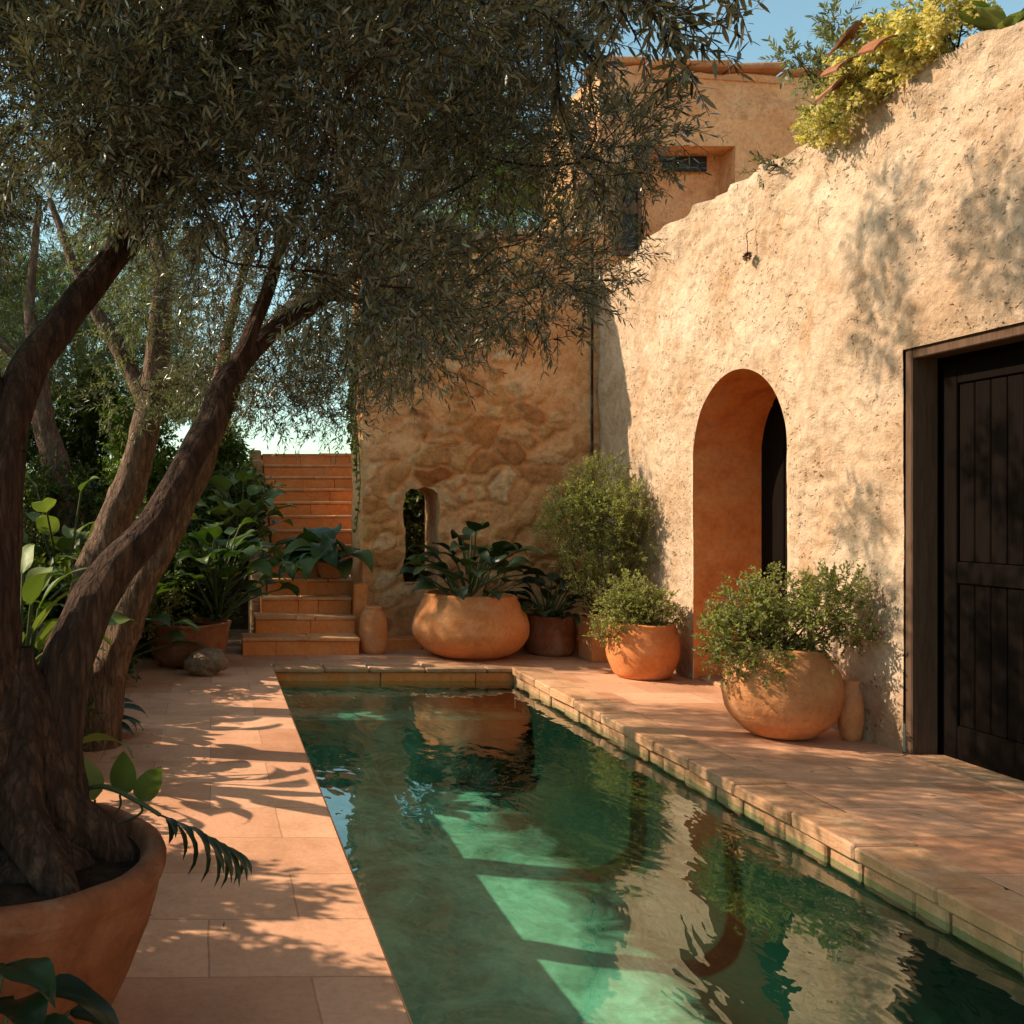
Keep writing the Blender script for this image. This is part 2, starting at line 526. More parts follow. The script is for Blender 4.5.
# ------------------------------------------------------------------ leaves
def leaves(mb, base, d, nrml, L, W, fine=True, curl=.0):
    d = nrm(d)
    s = nrm(np.cross(d, nrml))
    up = np.cross(s, d)
    L, W = L[:, None], W[:, None]
    n = len(base)
    if fine:
        V = np.stack([base,
                      base + d * L * .3 + s * W * .46, base + d * L * .3 - s * W * .46,
                      base + d * L * .68 + s * W * .40 - up * L * curl * .4, base + d * L * .68 - s * W * .40 - up * L * curl * .4,
                      base + d * L - up * L * curl], 1).reshape(-1, 3)
        o = (np.arange(n) * 6)[:, None]
        mb.add(V, [o + np.array([[0, 1, 2]]), o + np.array([[2, 1, 3, 4]]), o + np.array([[4, 3, 5]])])
    else:
        V = np.stack([base, base + d * L * .42 + s * W * .5, base + d * L - up * L * curl, base + d * L * .42 - s * W * .5], 1).reshape(-1, 3)
        o = (np.arange(n) * 4)[:, None]
        mb.add(V, [o + np.array([[0, 1, 2, 3]])])


def twigs(mb, stem, org, d, length, pairs, leaf, rng, fine=True, droop=.1, splay=.8, aspect=.2, curl=.08, stem_r=.0016, limit=None):
    """leafy twigs from points org in directions d; leaf = mean leaf length"""
    n = len(org)
    d = nrm(d)
    ref = nrm(rng.normal(size=(n, 3)))
    side = nrm(np.cross(d, ref))
    tip = org + d * length[:, None] + np.array([0, 0, -1.]) * (length * droop)[:, None]
    mid = org + d * (length * .5)[:, None] + np.array([0, 0, -1.]) * (length * droop * .22)[:, None]
    B, D, N, L, W = [], [], [], [], []
    up = np.array([0, 0, 1.])
    for k in range(pairs):
        t = (k + .6 + rng.uniform(-.25, .25, n)) / pairs
        t_ = t[:, None]
        p = (1 - t_) ** 2 * org + 2 * t_ * (1 - t_) * (2 * mid - .5 * (org + tip)) + t_ ** 2 * tip
        tg = nrm(2 * (1 - t_) * ((2 * mid - .5 * (org + tip)) - org) + 2 * t_ * (tip - (2 * mid - .5 * (org + tip))))
        ang = rng.uniform(0, 6.28, n)[:, None]
        b2 = np.cross(tg, side)
        q = np.cos(ang) * side + np.sin(ang) * b2
        for sg in (1, -1):
            ld = nrm(tg * (1.0 - .3 * splay + .35 * t_) + sg * q * splay + rng.normal(0, .18, (n, 3)))
            B.append(p); D.append(ld)
            N.append(nrm(np.cross(ld, np.cross(up, ld) + .01) * 1.0 + rng.normal(0, .55, (n, 3))))
            l = leaf * rng.uniform(.65, 1.25, n) * (1 - .25 * np.abs(t - .45))
            L.append(l); W.append(l * aspect * rng.uniform(.8, 1.25, n))
    B, D, N, L, W = (np.concatenate(x) for x in (B, D, N, L, W))
    if limit is not None:
        k = limit(B + nrm(D) * L[:, None])
        B, D, N, L, W = B[k], D[k], N[k], L[k], W[k]
    leaves(mb, B, D, N, L, W, fine, curl)
    if stem is not None:
        a = np.array([0, 2.094, 4.189])
        up2 = np.cross(d, side)
        V = []
        for p, r in ((org, stem_r), (mid, stem_r * .8), (tip, stem_r * .4)):
            for x in a:
                V.append(p + (np.cos(x) * side + np.sin(x) * up2) * r)
        V = np.stack(V, 1)
        o = (np.arange(n) * 9)[:, None]
        f = []
        for rr in (0, 3):
            for k in range(3):
                f.append(o + np.array([[rr + k, rr + (k + 1) % 3, rr + 3 + (k + 1) % 3, rr + 3 + k]]))
        stem.add(V.reshape(-1, 3), f)


def clump(mb, stem, c, r, ntw, rng, leaf=.055, pairs=7, length=(.12, .24), fine=True, out=.7, updir=(0, 0, .1), flat=.8, **kw):
    u = nrm(rng.normal(size=(ntw, 3)))
    rad = r * rng.uniform(.15, 1, ntw) ** .5
    o = np.asarray(c) + u * rad[:, None] * np.array([1, 1, flat])
    d = u * out + rng.normal(0, .5, (ntw, 3)) + np.array(updir)
    twigs(mb, stem, o, d, rng.uniform(*length, ntw), pairs, leaf, rng, fine, **kw)


def branch(mb, a, b, r0, r1, rng, sag=.12, n=9, seg=5):
    a, b = np.asarray(a), np.asarray(b)
    t = np.linspace(0, 1, n)[:, None]
    L = np.linalg.norm(b - a)
    off = rng.normal(0, sag * L, 3)
    off2 = rng.normal(0, sag * L * .4, 3)
    p = a + (b - a) * t + off * np.sin(np.pi * t) + off2 * np.sin(2 * np.pi * t)
    mb.tube(p, np.linspace(r0, r1, n), seg)
    return p


def olive_tree(label, limbs, clumps, mat, bark, seed, leaf=.056, per=26, fine=True, group=None, extra=None, seg=14, rough=.16, pairs=7, length=(.1, .2), name='olive_tree'):
    """limbs: list of arrays (x,y,z,r); clumps: list of (centre, radius)"""
    rng = np.random.default_rng(seed)
    base = limbs[0][0]
    root = thing(name, label, 'tree', (base[0], base[1], base[2]), group)
    tb, cb, sb = MB(), MB(), MB()
    nodes = []
    for k, l in enumerate(limbs):
        c = curve(l, 14 * (len(l) - 1))
        c[:, :3] += .012 * np.stack([vn(c[:, :3] * 6 + 5 * j, seed + j) for j in range(3)], 1)
        tb.tube(c[:, :3], c[:, 3], seg, rough, 5, seed + k)
        nodes += [q for q in c[len(c) // 2:]]
    nodes = np.array(nodes)
    order = sorted(clumps, key=lambda q: np.min(np.linalg.norm(nodes[:, :3] - q[0], axis=1)))
    for c, r in order:
        dd = np.linalg.norm(nodes[:, :3] - c, axis=1)
        j = int(np.argmin(dd + .15 * rng.random(len(dd))))
        r0 = min(nodes[j, 3] * .6, .006 + .012 * dd[j])
        p = branch(tb, nodes[j, :3], c, max(r0 * .8, .004), .0025, rng, .1)
        nodes = np.vstack([nodes, np.c_[p[4:], np.linspace(r0, .004, len(p))[4:]]])
        clump(cb, sb, c, r, int(per * (r / .25) ** 2), rng, leaf, pairs, length, fine, updir=(.05, 0, .05))
        for q in range(4):
            e = c + nrm(rng.normal(size=3)) * r * .8
            branch(sb, p[-3], e, .003, .0015, rng, .12, 6, 4)
    if extra: extra(cb, sb, rng)
    tr = tb.build('trunk', bark, root, True)
    cr = cb.build('crown', mat, root)
    tw = sb.build('twigs', M['twig'], cr)
    return root


# ------------------------------------------------------------------ big-leaf plants
def blade(mb, base, d, L, W, shape='ovate', droop=.5, fold=.25, roll=0.0, wave=.05, rng=R, n=11):
    d = nrm(d)
    side = np.cross(d, [0, 0, 1.])
    side = nrm(side) if np.linalg.norm(side) > .05 else np.array([1., 0, 0])
    up = np.cross(side, d)
    side, up = side * math.cos(roll) + up * math.sin(roll), up * math.cos(roll) - side * math.sin(roll)
    t = np.linspace(0, 1, n)
    spine, p, a = [], np.array(base, float), 0.0
    h = nrm(d)
    for k in range(n):
        spine.append(p.copy())
        ax = math.cos(a) * h - math.sin(a) * up
        p = p + ax * L / (n - 1)
        a += droop * 1.6 / (n - 1) * (0.4 + 1.2 * t[k])
    spine = np.array(spine)
    tg = nrm(np.gradient(spine, axis=0))
    upv = np.cross(np.tile(side, (n, 1)), tg)
    if shape == 'lance': w = np.sin(np.pi * np.clip(t, 0, 1) ** .8) ** .9
    elif shape == 'heart': w = np.where(t < .22, (t / .22) ** .45 * .95, np.cos((t - .22) / .78 * np.pi / 2) ** .8)
    elif shape == 'oval': w = np.sqrt(np.clip(1 - (2 * t - 1) ** 2, 0, 1)) ** .9
    else: w = np.sin(np.pi * t ** .62) ** .85
    w = np.maximum(w, .015)
    v = np.linspace(-1, 1, 7)
    ph = rng.uniform(0, 6)
    if shape == 'split':
        # separate fingers off a midrib
        mb.tube(spine, np.linspace(L * .012, L * .004, n), 4)
        for sg in (1, -1):
            m = 8
            for k in range(m):
                tt = .06 + .88 * k / m
                i = tt * (n - 1); i0 = int(i); f = i - i0
                b0 = spine[i0] * (1 - f) + spine[min(i0 + 1, n - 1)] * f
                ww = W * math.sin(math.pi * (tt * .85 + .12)) * .62
                dd = nrm(tg[i0] * (.5 + .7 * tt) + sg * side * 1.0 - np.array([0, 0, .15 + .25 * rng.random()]))
                blade(mb, b0, dd, ww, L / m * .8, 'lance', .8 + .5 * rng.random(), .15, sg * .2, .03, rng, 6)
        return
    x = v[None, :] * w[:, None] * W * .5
    zf = np.abs(v)[None, :] * w[:, None] * W * .5 * fold + wave * W * np.sin(t[:, None] * 9 + ph + v[None, :] * 2) * np.abs(v)[None, :]
    G = spine[:, None, :] + side[None, None, :] * x[:, :, None] + upv[:, None, :] * zf[:, :, None]
    mb.grid(G)


def leafy_plant(name, label, cat, base, n, pet, L, W, mat, seed, shape='ovate', spread=.9, droop=.6, lift=.6, group=None, rbase=.05,
                aim=None, fold=.25, limit=None, hgt=None):
    rng = np.random.default_rng(seed)
    base = np.array(base, float)
    root = thing(name, label, cat, tuple(base), group)
    lb, sb = MB(), MB()
    for k in range(n):
        az = k * 2.399 + rng.uniform(-.3, .3)
        e = lift * rng.uniform(.35, 1.15)
        o = np.array([math.cos(az), math.sin(az), 0]) * spread
        if aim is not None: o = o + np.array(aim) * rng.uniform(.3, 1)
        d = nrm(o * (1.2 - .8 * e) + np.array([0, 0, e]))
        pl = pet * rng.uniform(.5, 1.15)
        b0 = base + np.array([math.cos(az), math.sin(az), 0]) * rbase * rng.random()
        if hgt: b0 = b0 + np.array([0, 0, hgt * k / n])
        tt = np.linspace(0, 1, 7)[:, None]
        pp = b0 + d * pl * tt + np.array([0, 0, -1]) * pl * .18 * tt ** 2 * (1.3 - e)
        if limit is not None and not limit(pp[-1] + d * L * .8): continue
        sb.tube(pp, np.linspace(.009, .005, 7) * (L / .3 + .4), 5)
        ld = nrm(d * .8 + o * .5 + np.array([0, 0, -.1]))
        blade(lb, pp[-1], ld, L * rng.uniform(.65, 1.15), W * rng.uniform(.7, 1.15), shape, droop * rng.uniform(.5, 1.4), fold, rng.uniform(-.5, .5), .05, rng)
    if hgt: sb.tube(np.array([base, base + [0.02, 0, hgt * .5], base + [0, 0, hgt]]), [.016, .013, .01], 6)
    lb.build('foliage', mat, root, True)
    sb.build('stem', M['stem'], root, True)
    return root


M['stem'] = m_leaf('green_stem', ((.06, .085, .03), (.09, .1, .035)), None, .05, .5, .3)


def shrub(name, label, cat, base, blobs, mat, seed, leaf=.03, aspect=.42, per=40, pairs=6, length=(.08, .17), group=None, fine=True, stems=9,
          limit=None, updir=(0, 0, .45), splay=.85, droop=.12, blossoms=None, out=.6):
    """blobs: (offset, radius) relative to base"""
    rng = np.random.default_rng(seed)
    base = np.array(base, float)
    root = thing(name, label, cat, tuple(base), group)
    fb, sb, yb = MB(), MB(), MB()
    for off, r in blobs:
        c = base + np.array(off)
        b0 = base + np.append(rng.normal(0, .03, 2), 0)
        for k in range(max(2, stems // len(blobs))):
            e = c + rng.normal(0, r * .45, 3)
            if limit is not None and not limit(e[None])[0]: e = c
            branch(sb, b0, e, .007, .002, rng, .07, 8, 4)
        clump(fb, sb, c, r, int(per * (r / .2) ** 2), rng, leaf, pairs, length, fine, out, updir, .85, splay=splay, aspect=aspect, droop=droop, limit=limit)
        if blossoms:
            m = int(blossoms * (r / .2) ** 2)
            u = nrm(rng.normal(size=(m, 3)))
            o = c + u * (r * rng.uniform(.45, 1.35, m))[:, None]
            for q in o:
                k = 26
                w = nrm(rng.normal(size=(k, 3)))
                leaves(yb, q + w * .012, w, nrm(rng.normal(size=(k, 3))), rng.uniform(.014, .034, k), rng.uniform(.012, .026, k), False)
    fb.build('foliage', mat, root)
    sb.build('stem', M['twig'], root)
    if blossoms: yb.build('blossom', M['yellow'], root)
    return root


# ------------------------------------------------------------------ pots
def lathe(mb, prof, cx, cy, z0, seg=64, wob=.012, seed=0, squash=(1, 1), tilt=0.0):
    prof = curve(prof, 48)
    a = np.linspace(0, 2 * np.pi, seg, endpoint=False)
    r, z = prof[:, 0], prof[:, 1]
    G = np.stack([np.cos(a)[:, None] * r[None, :] * squash[0], np.sin(a)[:, None] * r[None, :] * squash[1], z[None, :] + 0 * a[:, None]], -1)
    q = G.reshape(-1, 3)
    k = (1 + wob * 1.5 * fbm(q * 4, seed, 3) + wob * .35 * fbm(q * np.array([3, 3, 60]), seed + 4, 2))[:, None]
    q = q * np.concatenate([k, k, np.ones_like(k)], 1)
    q[:, 2] += tilt * q[:, 0] * (q[:, 2] / max(z.max(), .01)) ** 2
    q[:, 2] += wob * .6 * fbm(q * 5, seed + 7, 2) * (q[:, 2] > z.max() * .6)
    mb.grid(q.reshape(G.shape) + np.array([cx, cy, z0]), close_u=True)


def pot(name, label, cat, x, y, prof, mat, seed, wob=.012, soil_z=None, soil_r=None, z0=0.003, squash=(1, 1), tilt=0.0, group=None):
    root = thing(name, label, cat, (x, y, z0), group)
    b = MB()
    lathe(b, prof, x, y, z0, 72, wob, seed, squash, tilt)
    # base disc
    a = np.linspace(0, 2 * np.pi, 24, endpoint=False)
    r0 = prof[0][0]
    b.add(np.stack([x + np.cos(a) * r0 * squash[0], y + np.sin(a) * r0 * squash[1], 0 * a + z0], 1), [np.arange(24)[None, ::-1]])
    b.build('body', mat, root, True)
    if soil_z:
        s = MB()
        rr = np.linspace(.001, 1, 7)
        a = np.linspace(0, 2 * np.pi, 36, endpoint=False)
        G = np.stack([x + np.cos(a)[:, None] * rr * soil_r * squash[0], y + np.sin(a)[:, None] * rr * soil_r * squash[1], z0 + soil_z + .02 * (1 - rr ** 2) + 0 * a[:, None]], -1)
        G[:, :, 2] += .008 * vn(G.reshape(-1, 3) * 20, 3).reshape(G.shape[:2])
        s.grid(G, close_u=True)
        s.build('soil', M['soil'], root, True)
    return root


# ================================================================== SETTING
PX0, PX1, PY0, PY1 = .547, 2.72, -2.5, 8.53      # pool
WX = 4.01                                         # face of the long wall
BY = 9.9                                          # face of the back wall
WATER = -.115

# ground: one sheet with a hole for the paved court and the pool
g = MB()
xs = [-300, -.86, WX + .9, 300]
ys = [-300, -4, 9.2, 300]
gv = [(x, y, -.012) for y in ys for x in xs]
g.add(gv, [[(j * 4 + i, j * 4 + i + 1, j * 4 + i + 5, j * 4 + i + 4) for j in range(3) for i in range(3) if not (i == 1 and j == 1)]])
struct(g.build('ground', M['dry']))

# garden bed with loose soil
b = MB()
gx, gy = np.linspace(-9, -.86, 70), np.linspace(-3, 13, 120)
G = np.stack(np.meshgrid(gx, gy, indexing='ij'), -1)
z = .02 + .035 * fbm(np.c_[G.reshape(-1, 2) * 2, np.zeros(G.shape[0] * G.shape[1])], 4, 4).reshape(G.shape[:2])
G = np.concatenate([G, z[:, :, None]], -1)
G[-1, :, 2] = -.01
b.grid(G)
struct(b.build('garden_bed', M['soil']))

# paving around the pool
def sheet(mb, x0, x1, y0, y1, z, st=.09, amp=.0035, seed=1):
    u, v = np.linspace(x0, x1, max(2, int((x1 - x0) / st))), np.linspace(y0, y1, max(2, int((y1 - y0) / st)))
    G = np.stack(np.meshgrid(u, v, indexing='ij'), -1)
    zz = z + amp * fbm(np.c_[G.reshape(-1, 2) * 2.2, np.zeros(G.shape[0] * G.shape[1])], seed, 3).reshape(G.shape[:2])
    mb.grid(np.concatenate([G, zz[:, :, None]], -1))

CW = .24                                          # coping depth
d = MB()
sheet(d, -.86, PX0 - .004, -4, PY1 + CW, 0)
sheet(d, PX0, WX + .03, PY1 + CW, BY + .02, 0)
sheet(d, -.86, PX0, PY1 + CW, BY + .02, 0)
sheet(d, PX1 + CW, WX + .03, -4, PY1 + CW, 0)
sheet(d, PX0, PX1 + CW, -4, PY0, 0)
# thin rim of the left paving along the water, and the front edge of the bed
d.add([(PX0 - .004, -4, .003), (PX0 + .004, -4, -.004), (PX0 + .004, PY1 + .1, -.004), (PX0 - .004, PY1 + .1, .003)], [[(0, 1, 2, 3)]])
d.add([(PX0 + .004, -4, -.004), (PX0 + .004, -4, -.2), (PX0 + .004, PY1 + .1, -.2), (PX0 + .004, PY1 + .1, -.004)], [[(0, 1, 2, 3)]])
d.add([(-.86, -4, .0), (-.86, 9.92, .0), (-.86, 9.92, -.05), (-.86, -4, -.05)], [[(0, 1, 2, 3)]])
struct(d.build('paving', M['tiles'], None, True))

# edge stones of the pool
rng = np.random.default_rng(5)
c, ce = MB(), MB()
y = -3.0
while y < PY1 - .02:
    L = min(rng.uniform(.34, .5), PY1 - y)
    if PY1 - y - L < .2: L = PY1 - y
    c.rbox((PX1 - .035 + rng.uniform(-.006, .006), y + .004, -.062), (PX1 + CW + .004, y + L - .004, .004 + rng.uniform(-.003, .004)), .009, .004, rng)
    y += L
x = PX0
while x < PX1 + CW:
    L = min(rng.uniform(.4, .55), PX1 + CW - x)
    if PX1 + CW - x - L < .2: L = PX1 + CW - x
    c.rbox((x + .004, PY1 - .03 + rng.uniform(-.004, .004), -.04), (x + L - .002, PY1 + CW + .004, .005 + rng.uniform(-.003, .003)), .012, .003, rng)
    x += L
# course of face stones under the slabs
y = -3.0
while y < PY1 - .02:
    L = min(rng.uniform(.16, .34), PY1 - y)
    c.rbox((PX1 - .006 + rng.uniform(-.012, .004), y + .005, -.15), (PX1 + .12, y + L - .005, -.066), .008, .003, rng)
    y += L
x = PX0
while x < PX1 - .02:
    L = min(rng.uniform(.8, 1.2), PX1 - x)
    ce.rbox((x + .004, PY1 - .002 + rng.uniform(-.004, .006), -.16), (x + L - .004, PY1 + .12, -.043), .005, .002, rng)
    x += L
struct(c.build('pool_edge', M['coping']))
struct(ce.build('pool_end_band', M['steps']))

# basin
b = MB()
zb = -.95
pr = [(PX0, -.02), (PX0, -.3), (PX0, -.6), (PX0 + .02, -.78)]
pr += [(PX0 + .2 - .18 * math.cos(a_), zb + .18 - .18 * math.sin(a_)) for a_ in np.linspace(.1, np.pi / 2, 8)]
pr += [(x_, zb) for x_ in np.linspace(PX0 + .3, PX1 - .36, 18)]
pr += [(PX1 - .29 + .30 * math.sin(a_), zb + .30 - .30 * math.cos(a_)) for a_ in np.linspace(.05, np.pi / 2, 16)]
pr += [(PX1 + .015, -.3), (PX1 + .02, -.1)]
pr = np.array(pr)
v = np.linspace(PY0, PY1 + .02, 130)
G = np.zeros((len(pr), 130, 3))
G[:, :, 0] = pr[:, 0][:, None]; G[:, :, 2] = pr[:, 1][:, None]; G[:, :, 1] = v[None, :]
fl_ = np.clip((-.5 - pr[:, 1]) / .3, 0, 1)[:, None]
G[:, :, 2] += .03 * fbm(G.reshape(-1, 3) * 1.3, 8, 3).reshape(G.shape[:2]) * fl_
b.grid(G)
b.add([(PX0, PY1 + .02, zb - .1), (PX1, PY1 + .02, zb - .1), (PX1, PY1 + .02, -.1), (PX0, PY1 + .02, -.1)], [[(0, 1, 2, 3)]])
b.add([(PX0, PY0, zb - .1), (PX1, PY0, zb - .1), (PX1, PY0, -.02), (PX0, PY0, -.02)], [[(0, 1, 2, 3)]])
b.rbox((PX0 + .003, 8.12, zb - .05), (PX1 + .01, PY1 + .01, -.36), .02)
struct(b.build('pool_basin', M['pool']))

w = MB()
u, v = np.linspace(PX0 - .002, PX1 + .03, 60), np.linspace(PY0, PY1 + .03, 260)
G = np.stack(np.meshgrid(u, v, indexing='ij'), -1)
zz = WATER + .0016 * fbm(np.c_[G.reshape(-1, 2) * np.array([2.2, 1.6]), np.zeros(60 * 260)], 31, 3).reshape(60, 260)
w.grid(np.concatenate([G, zz[:, :, None]], -1))
struct(w.build('water', M['water'], None, True))

# ================================================================== LONG WALL ON THE RIGHT (house front)
AC, AW, AS = 7.27, .647, 1.843      # arch centre, half width, spring height
DY0, DY1, DZ = 3.85, 5.51, 2.34     # doorway
house = thing('plaster_house', 'long rough sunlit plaster house front with arched doorway beside the pool', 'house', (WX, 3, 0))
H = 3.86


def arch_sd(Y, Z):
    """signed distance to arch outline (negative inside)"""
    a = np.abs(Y - AC) - AW
    c = np.hypot(Y - AC, Z - AS) - AW
    return np.where(Z < AS, a, c)


cell = .022
uy = np.arange(-3.2, BY + .03, cell)
vz = np.linspace(-.03, H, int(H / cell))
Yg, Zg = np.meshgrid(uy, vz, indexing='ij')
Yf, Zf = Yg.ravel().copy(), Zg.ravel().copy()
sd = arch_sd(Yf, Zf)
k = np.abs(sd) < cell * .78
lowk = k & (Zf < AS)
Yf[lowk] -= sd[lowk] * np.sign(Yf[lowk] - AC)
hk = k & (Zf >= AS)
rr = np.hypot(Yf[hk] - AC, Zf[hk] - AS)
Yf[hk], Zf[hk] = AC + (Yf[hk] - AC) / rr * AW, AS + (Zf[hk] - AS) / rr * AW
for e in (DY0, DY1):
    k = (np.abs(Yf - e) < cell * .51) & (Zf < DZ + cell)
    Yf[k] = e
k = (np.abs(Zf - DZ) < cell * .51) & (Yf > DY0 - cell) & (Yf < DY1 + cell)
Zf[k] = DZ
sdA = arch_sd(Yf, Zf)
sdD = np.maximum(np.maximum(DY0 - Yf, Yf - DY1), Zf - DZ)
near = np.clip(np.minimum(np.maximum(sdA, 0), np.maximum(sdD, 0)) / .09, 0, 1)
q = np.c_[Zf * 0, Yf, Zf]
disp = .03 * fbm(q * 1.1, 2, 3) + .014 * fbm(q * np.array([1, 5, 4]), 5, 3)
rid = np.abs(vn(q * np.array([1, 13, 9]) + .3 * fbm(q * 7, 6, 2)[:, None], 9))
disp += -.012 * np.clip(.35 - rid, 0, 1) / .35 * np.clip(fbm(q * 2, 12, 2) + .5, 0, 1)
disp += .008 * np.clip(fbm(q * np.array([1, 22, 18]), 14, 2), -.6, .8)
crest = np.clip((Zf - (H - .35)) / .35, 0, 1)
disp += crest * (.05 * fbm(q * 3.2, 21, 3) + .02)
Xf = WX - disp * (.15 + .85 * near)
Zf2 = Zf + crest * (.07 * fbm(np.c_[q[:, 0], Yf * 1.3, Yf * 0], 22, 3) + .03 * vn(np.c_[q[:, 0], Yf * 7, 0 * Yf], 23))
nu, nv = Yg.shape
I = np.arange(nu * nv).reshape(nu, nv)
qd = np.stack([I[:-1, :-1], I[:-1, 1:], I[1:, 1:], I[1:, :-1]], -1).reshape(-1, 4)
cy, cz = Yf[qd].mean(1), Zf[qd].mean(1)
inside = (arch_sd(cy, cz) < 0) | ((cy > DY0) & (cy < DY1) & (cz < DZ))
wb = MB()
V = np.c_[Xf, Yf, Zf2]
wb.add(V, [qd[~inside]])
# crest going back over the thickness of the wall
top = V.reshape(nu, nv, 3)[:, -1, :]
rows = [top]
for kx, dz in ((.12, .03), (.3, .02), (.62, -.05), (.66, -.4)):
    r_ = top.copy(); r_[:, 0] = WX + kx; r_[:, 2] += dz + .03 * fbm(np.c_[np.full(nu, kx * 5), top[:, 1] * 4, 0 * top[:, 1]], 33, 2)
    rows.append(r_)
wb.grid(np.transpose(np.array(rows), (1, 0, 2)))
wb.build('wall', M['wall'], house, True)

# arch reveal
ar = MB()
tt = np.r_[np.linspace(-.03, AS, 24)[:-1]]
prof = [(AC + AW, z_) for z_ in tt] + [(AC + AW * math.cos(a_), AS + AW * math.sin(a_)) for a_ in np.linspace(0, np.pi, 40)] + [(AC - AW, z_) for z_ in tt[::-1]]
prof = np.array(prof)
dx = np.linspace(0, .62, 14)
G = np.zeros((len(prof), 14, 3))
G[:, :, 0] = WX + .001 + dx
G[:, :, 1] = prof[:, 0][:, None]
G[:, :, 2] = prof[:, 1][:, None]
wn = .008 * fbm(G.reshape(-1, 3) * 4, 41, 3).reshape(G.shape[:2]) * np.clip(dx / .1, 0, 1)
cen = np.stack([np.full(len(prof), AC), np.minimum(prof[:, 1], AS)], 1)
nn = nrm(prof - cen)
G[:, :, 1] -= nn[:, 0][:, None] * wn
G[:, :, 2] -= nn[:, 1][:, None] * wn
ar.grid(G)
ar.build('arch_reveal', M['orange'], house, True)
# arched wooden door at the back of the recess
dr = MB()
xd = WX + .56
for k in range(8):
    y0, y1 = AC - AW + k * AW / 4 + .004, AC - AW + (k + 1) * AW / 4 - .004
    dr.rbox((xd + .004 * (k % 2), y0, .01), (xd + .06, y1, AS + AW), .006)
ad = dr.build('arched_door', M['door'], house)
hb = MB(); hb.tube(curve([(xd - .002, 6.86, 1.0), (xd - .05, 6.86, 1.0), (xd - .05, 6.86, .88), (xd - .002, 6.86, .88)], 14), np.full(14, .009), 6)
hb.build('handle', M['iron'], ad, True)
st = MB(); st.rbox((WX + .03, AC - AW + .003, -.05), (WX + .6, AC + AW - .003, .035), .01)
st.build('threshold', M['coping'], house)

# doorway with dark timber frame
fr = MB()
fr.rbox((WX + .012, DY1 - .05, -.02), (WX + .165, DY1 + .006, DZ + .006), .006)
fr.rbox((WX + .012, DY0 - .006, -.02), (WX + .165, DY0 + .05, DZ + .006), .006)
fr.rbox((WX + .014, DY0 + .053, DZ - .06), (WX + .165, DY1 - .053, DZ + .008), .006)
fr.build('door_frame', M['frame'], house)
dl = MB()
xd = WX + .166
dl.box((xd + .025, DY0 - .2, -.01), (xd + .06, DY1 + .2, DZ + .2))
for (a0, a1) in ((DY0 + .075, DY0 + .18), (4.62, 4.70), (4.71, 4.79), (DY1 - .18, DY1 - .075)):
    dl.rbox((xd, a0, .012), (xd + .03, a1, DZ - .093), .005)
for (s0, s1) in ((DY0 + .182, 4.618), (4.792, DY1 - .182)):
    for (z0, z1) in ((.012, .2), (1.0, 1.12), (DZ - .22, DZ - .093)):
        dl.rbox((xd + .001, s0, z0), (xd + .03, s1, z1), .005)
    n_ = 5
    for k in range(n_):
        w_ = (s1 - s0) / n_
        dl.rbox((xd + .014, s0 + k * w_ + .003, .203), (xd + .032, s0 + (k + 1) * w_ - .003, .997), .004)
        dl.rbox((xd + .014, s0 + k * w_ + .003, 1.123), (xd + .032, s0 + (k + 1) * w_ - .003, DZ - .223), .004)
do = dl.build('double_door', M['door'], house)
hb = MB(); hb.tube(curve([(xd, 4.66, 1.12), (xd - .05, 4.66, 1.11), (xd - .05, 4.66, .98), (xd, 4.66, .97)], 14), np.full(14, .008), 6)
hb.build('handle', M['iron'], do, True)
sl = MB(); sl.rbox((WX - .05, DY0 + .003, -.03), (WX + .25, DY1 - .073, .012), .006)
sl.build('door_sill', M['coping'], house)
# flat roof behind the crest and the body of the house
rf = MB()
rf.add([(WX + .9, -3.2, -.1), (WX + .9, 12.4, -.1), (WX + .9, 12.4, H - .1), (WX + .9, -3.2, H - .1)], [[(0, 1, 2, 3)]])
rf.add([(WX + .5, -3.2, H - .3), (11, -3.2, H - .3), (11, 12.4, H - .3), (WX + .5, 12.4, H - .3)], [[(0, 1, 2, 3)]])
rf.add([(WX + .7, -3.2, -.02), (11, -3.2, -.02), (11, -3.2, H - .3), (WX, -3.2, H - .3)], [[(0, 1, 2, 3)]])
rf.add([(WX + .63, -3.2, 0), (WX + .63, DY0 - .3, 0), (WX + .63, DY0 - .3, H - .1), (WX + .63, -3.2, H - .1)], [[(0, 1, 2, 3)]])
rf.build('roof', M['upper'], house)

# ================================================================== BACK WALL with slit opening
bw = thing('garden_wall', 'shaded rubble stone garden wall with narrow slit window behind the pool', 'wall', (2.8, BY, 0))
BX0, BX1, BH = 1.57, WX + .05, 4.22
SX0, SX1, SZ0, SZ1 = (403 - 212) * BY / F_PX, (440 - 212) * BY / F_PX, .62, 1.67
cell = .024
ux = np.linspace(BX0, BX1, int((BX1 - BX0) / cell)); vz = np.linspace(-.02, BH, int(BH / cell))
Xg, Zg = np.meshgrid(ux, vz, indexing='ij')
Xf, Zf = Xg.ravel().copy(), Zg.ravel().copy()
for e in (SX0, SX1):
    k = (np.abs(Xf - e) < cell * .51) & (Zf > SZ0 - cell) & (Zf < SZ1 + cell); Xf[k] = e
for e in (SZ0, SZ1):
    k = (np.abs(Zf - e) < cell * .51) & (Xf > SX0 - cell) & (Xf < SX1 + cell); Zf[k] = e
q = np.c_[Xf, 0 * Xf, Zf]
inw = np.clip(.6 + fbm(q * 9, 50, 3), 0, 1.2) * .022
zin = (Zf > SZ0 - .001) & (Zf < SZ1 + .001); xin = (Xf > SX0 - .001) & (Xf < SX1 + .001)
